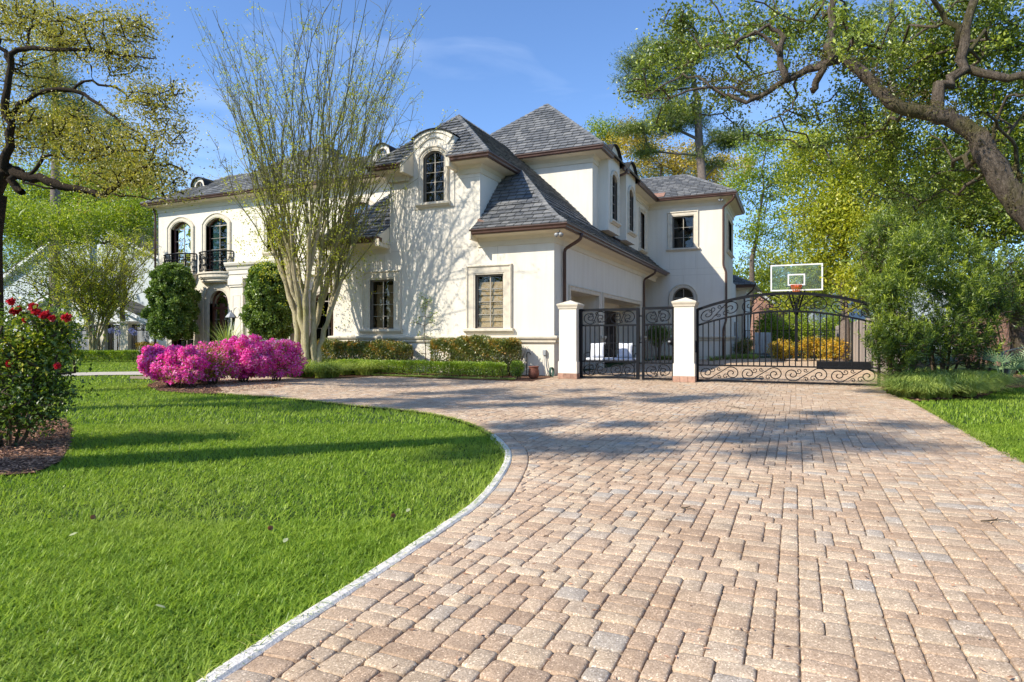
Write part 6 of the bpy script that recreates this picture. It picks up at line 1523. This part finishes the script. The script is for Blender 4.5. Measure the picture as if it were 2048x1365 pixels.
# ------------------------------------------------------------------ lawn and litter
g = R_(160)
def lawn(n, d0, d1, xr0, xr1, L, W, lean=(.2, 1.1)):
    D = np.sqrt(g.uniform(d0*d0, d1*d1, n)); xr = D*g.uniform(xr0, xr1, n); P = np.stack([xr*cT-D*sT, xr*sT+D*cT], 1)
    k = ~inpoly(P, DWC)
    for pl in (MULCH_R, BED_H, BED_R, island, PATH): k &= ~inpoly(P, pl)
    P = P[k]; D = D[k]; n = len(P); z = np.full(n, -.04)
    tuft = np.sin(P[:, 0]*9.1+np.sin(P[:, 1]*7.3)*2)*np.sin(P[:, 1]*8.7+np.sin(P[:, 0]*6.1)*2)*.5+.5; fine = np.sin(P[:, 0]*31+np.sin(P[:, 1]*23)*2)*np.sin(P[:, 1]*29)*.5+.5
    return np.column_stack([P, z]), L*(.75+.35*tuft+.2*fine)*g.uniform(.6, 1.2, n), W*g.uniform(.7, 1.3, n), g.uniform(lean[0], lean[1], n), np.clip(.25+.35*tuft+.3*fine, 0, 1)
off0 = offset_curve(LC, -.02); DWC = [(p.x, p.y) for p in off0]+DW[len(LC):]
parts = [lawn(170000, 1.1, 4, -1.3, .1, .048, .0075, (.4, 1.8)), lawn(190000, 4, 8.5, -1.1, .98, .052, .0090, (.3, 1.6)), lawn(130000, 8.5, 16, -1.1, 1.0, .066, .014), lawn(90000, 16, 34, -1.1, .0, .06, .026), lawn(36000, 14, 22, .6, 1.1, .06, .02), lawn(30000, 1.5, 7, .7, 1.7, .052, .010)]
B = np.concatenate([p[0] for p in parts]); gr = blades('grass', M['grass'], None, B, np.concatenate([p[1] for p in parts]), np.concatenate([p[2] for p in parts]), np.concatenate([p[3] for p in parts]), g, 2, .15, np.concatenate([p[4] for p in parts]))
tag(gr, 'short bright green lawn grass', 'grass', kind='stuff')
# overhanging runners along the curb
C_ = offset_curve(LC, .0); n = 5200; ix = g.integers(6, len(C_)-1, n); P = np.array([tuple(C_[i].lerp(C_[min(i+1, len(C_)-1)], g.random())) for i in ix]); P[:, :2] += g.normal(size=(n, 2))*.016; P[:, 2] = -.01
RE = resample(smooth_curve([Vector((*gp(*p), 0)) for p in ((1800, 797), (1830, 806), (1921, 857), (1972, 886), (2048, 924))]+[Vector((*cw(4.3, 4.6), 0))], 6), .05)
P2 = np.array([tuple(RE[i]) for i in g.integers(0, len(RE), 2600)]); P2[:, :2] += g.normal(size=(2600, 2))*.03; P2[:, 2] = -.01; P = np.concatenate([P, P2]); n = len(P)
tag(blades('grass', M['grass'], None, P, g.uniform(.03, .075, n), np.full(n, .006), g.uniform(.8, 1.5, n), g, 2, .3), 'grass runners creeping over the curb', 'grass', kind='stuff')
# mulch chips
for (poly, lb, n) in ((MULCH_R, 'pine straw and bark chips under the rose bush', 16000), (island, 'bark chips under the azaleas', 5000), (BED_R, 'bark chips under the right shrubs', 5000)):
    A = np.array(poly); lo, hi = A.min(0), A.max(0); P = g.uniform(lo, hi, (n*2, 2)); P = P[inpoly(P, poly)][:n]; P = np.column_stack([P, g.uniform(-.01, .012, len(P))]); d = g.normal(size=(len(P), 3)); d[:, 2] *= .12
    tag(leaves('mulch_chips', M['mulchbit'], None, P, .055, g, .22, dirs=unit(d)*3, dj=.1), lb, 'mulch', kind='stuff')
# grit and moss in the paver joints, fallen bits
n = 900; P = np.array([cw(x*d_, d_) for x, d_ in zip(g.uniform(-.5, .85, n), g.uniform(2, 14, n))]); P = P[inpoly(P, DW)]; P = np.column_stack([P, np.full(len(P), .006)]); d = g.normal(size=(len(P), 3)); d[:, 2] *= .1
tag(leaves('leaf_litter', M['mulchbit'], None, P, .028, g, .3, dirs=unit(d)*3, dj=.1), 'scattered brown catkins and twig bits on the pavers', 'leaf litter', kind='stuff')
for (px, py, L_, a, lb) in ((1985, 1042, .16, .5, 'pale twig lying on the pavers at the right'), (1370, 1017, .07, .2, 'short dark twig lying on the pavers right of the lawn'), (1470, 815, .5, 2.4, 'long thin twig lying on the drive before the gate')):
    x, y = gp(px, py, .01); b = MB(); q = [(x+math.cos(a)*L_*t_+g.normal()*.006, y+math.sin(a)*L_*t_+g.normal()*.006, .014) for t_ in (-.5, -.2, .1, .5)]; b.tube(q, [.005, .006, .005, .002], 5); b.tube([q[3], (q[3][0]+.03, q[3][1]-.02, .014)], .003, 5); b.tube([q[2], (q[2][0]+.03, q[2][1]+.03, .02)], .003, 5); tag(b.build('twig', M['stem']), lb, 'twig')
M['paleleaf'] = leafmat('pale_fallen_leaf', [(0, (.34, .37, .16)), (1, (.50, .52, .28))], .3, .08, gain=(1, 1, 1))
def cone(px, py, lb):
    x, y = gp(px, py, .0); b = MB(); r_ = random.Random(px)
    for k in range(60):
        f = k/60; a = k*2.4; rr = .010*math.sin(math.pi*(.15+.8*f)); ax = (f-.5)*.034; c = Vector((x+ax, y+math.cos(a)*rr*.5, .008+math.sin(a)*rr*.5)); d = Vector((.4, math.cos(a), math.sin(a))).normalized(); s_ = Vector((0, -math.sin(a), math.cos(a)))
        b.add([c, c+d*rr*.7+s_*.008, c+d*rr*1.1, c+d*rr*.7-s_*.008], [(0, 1, 2, 3)])
    tag(b.build('pine_cone', M['mulchbit'], recalc=False), lb, 'pine cone', 'pine cones on the lawn')
cone(541, 1059, 'brown pine cone in the grass left of the pale leaf'); cone(787, 1034, 'brown pine cone in the grass near the curb'); cone(186, 1037, 'brown pine cone farthest left in the foreground grass')
for (px, py, lb) in ((571, 1080, 'round pale green fallen leaf in the grass beside a pine cone'), (816, 1020, 'yellow green fallen leaf near the curb'), (146, 1068, 'tan fallen leaf at the left of the lawn'), (322, 1212, 'pale fallen leaf low in the foreground grass')):
    x, y = gp(px, py, .02); a = g.uniform(0, 6); d = Vector((math.cos(a), math.sin(a), .25)); s_ = Vector((-math.sin(a), math.cos(a), .5)); c = Vector((x, y, .016)); V = [c-d*.020]+[c+d*t_+s_*w_ for t_, w_ in ((-.010, .011), (.006, .013), (.018, .006))]+[c+d*.026]+[c+d*t_-s_*w_+Vector((0, 0, .006)) for t_, w_ in ((.018, .006), (.006, .013), (-.010, .011))]
    b = MB(); b.add(V, [tuple(range(8))], .9); tag(b.build('fallen_leaf', M['paleleaf'], recalc=False), lb, 'leaf', 'fallen leaves on the lawn')
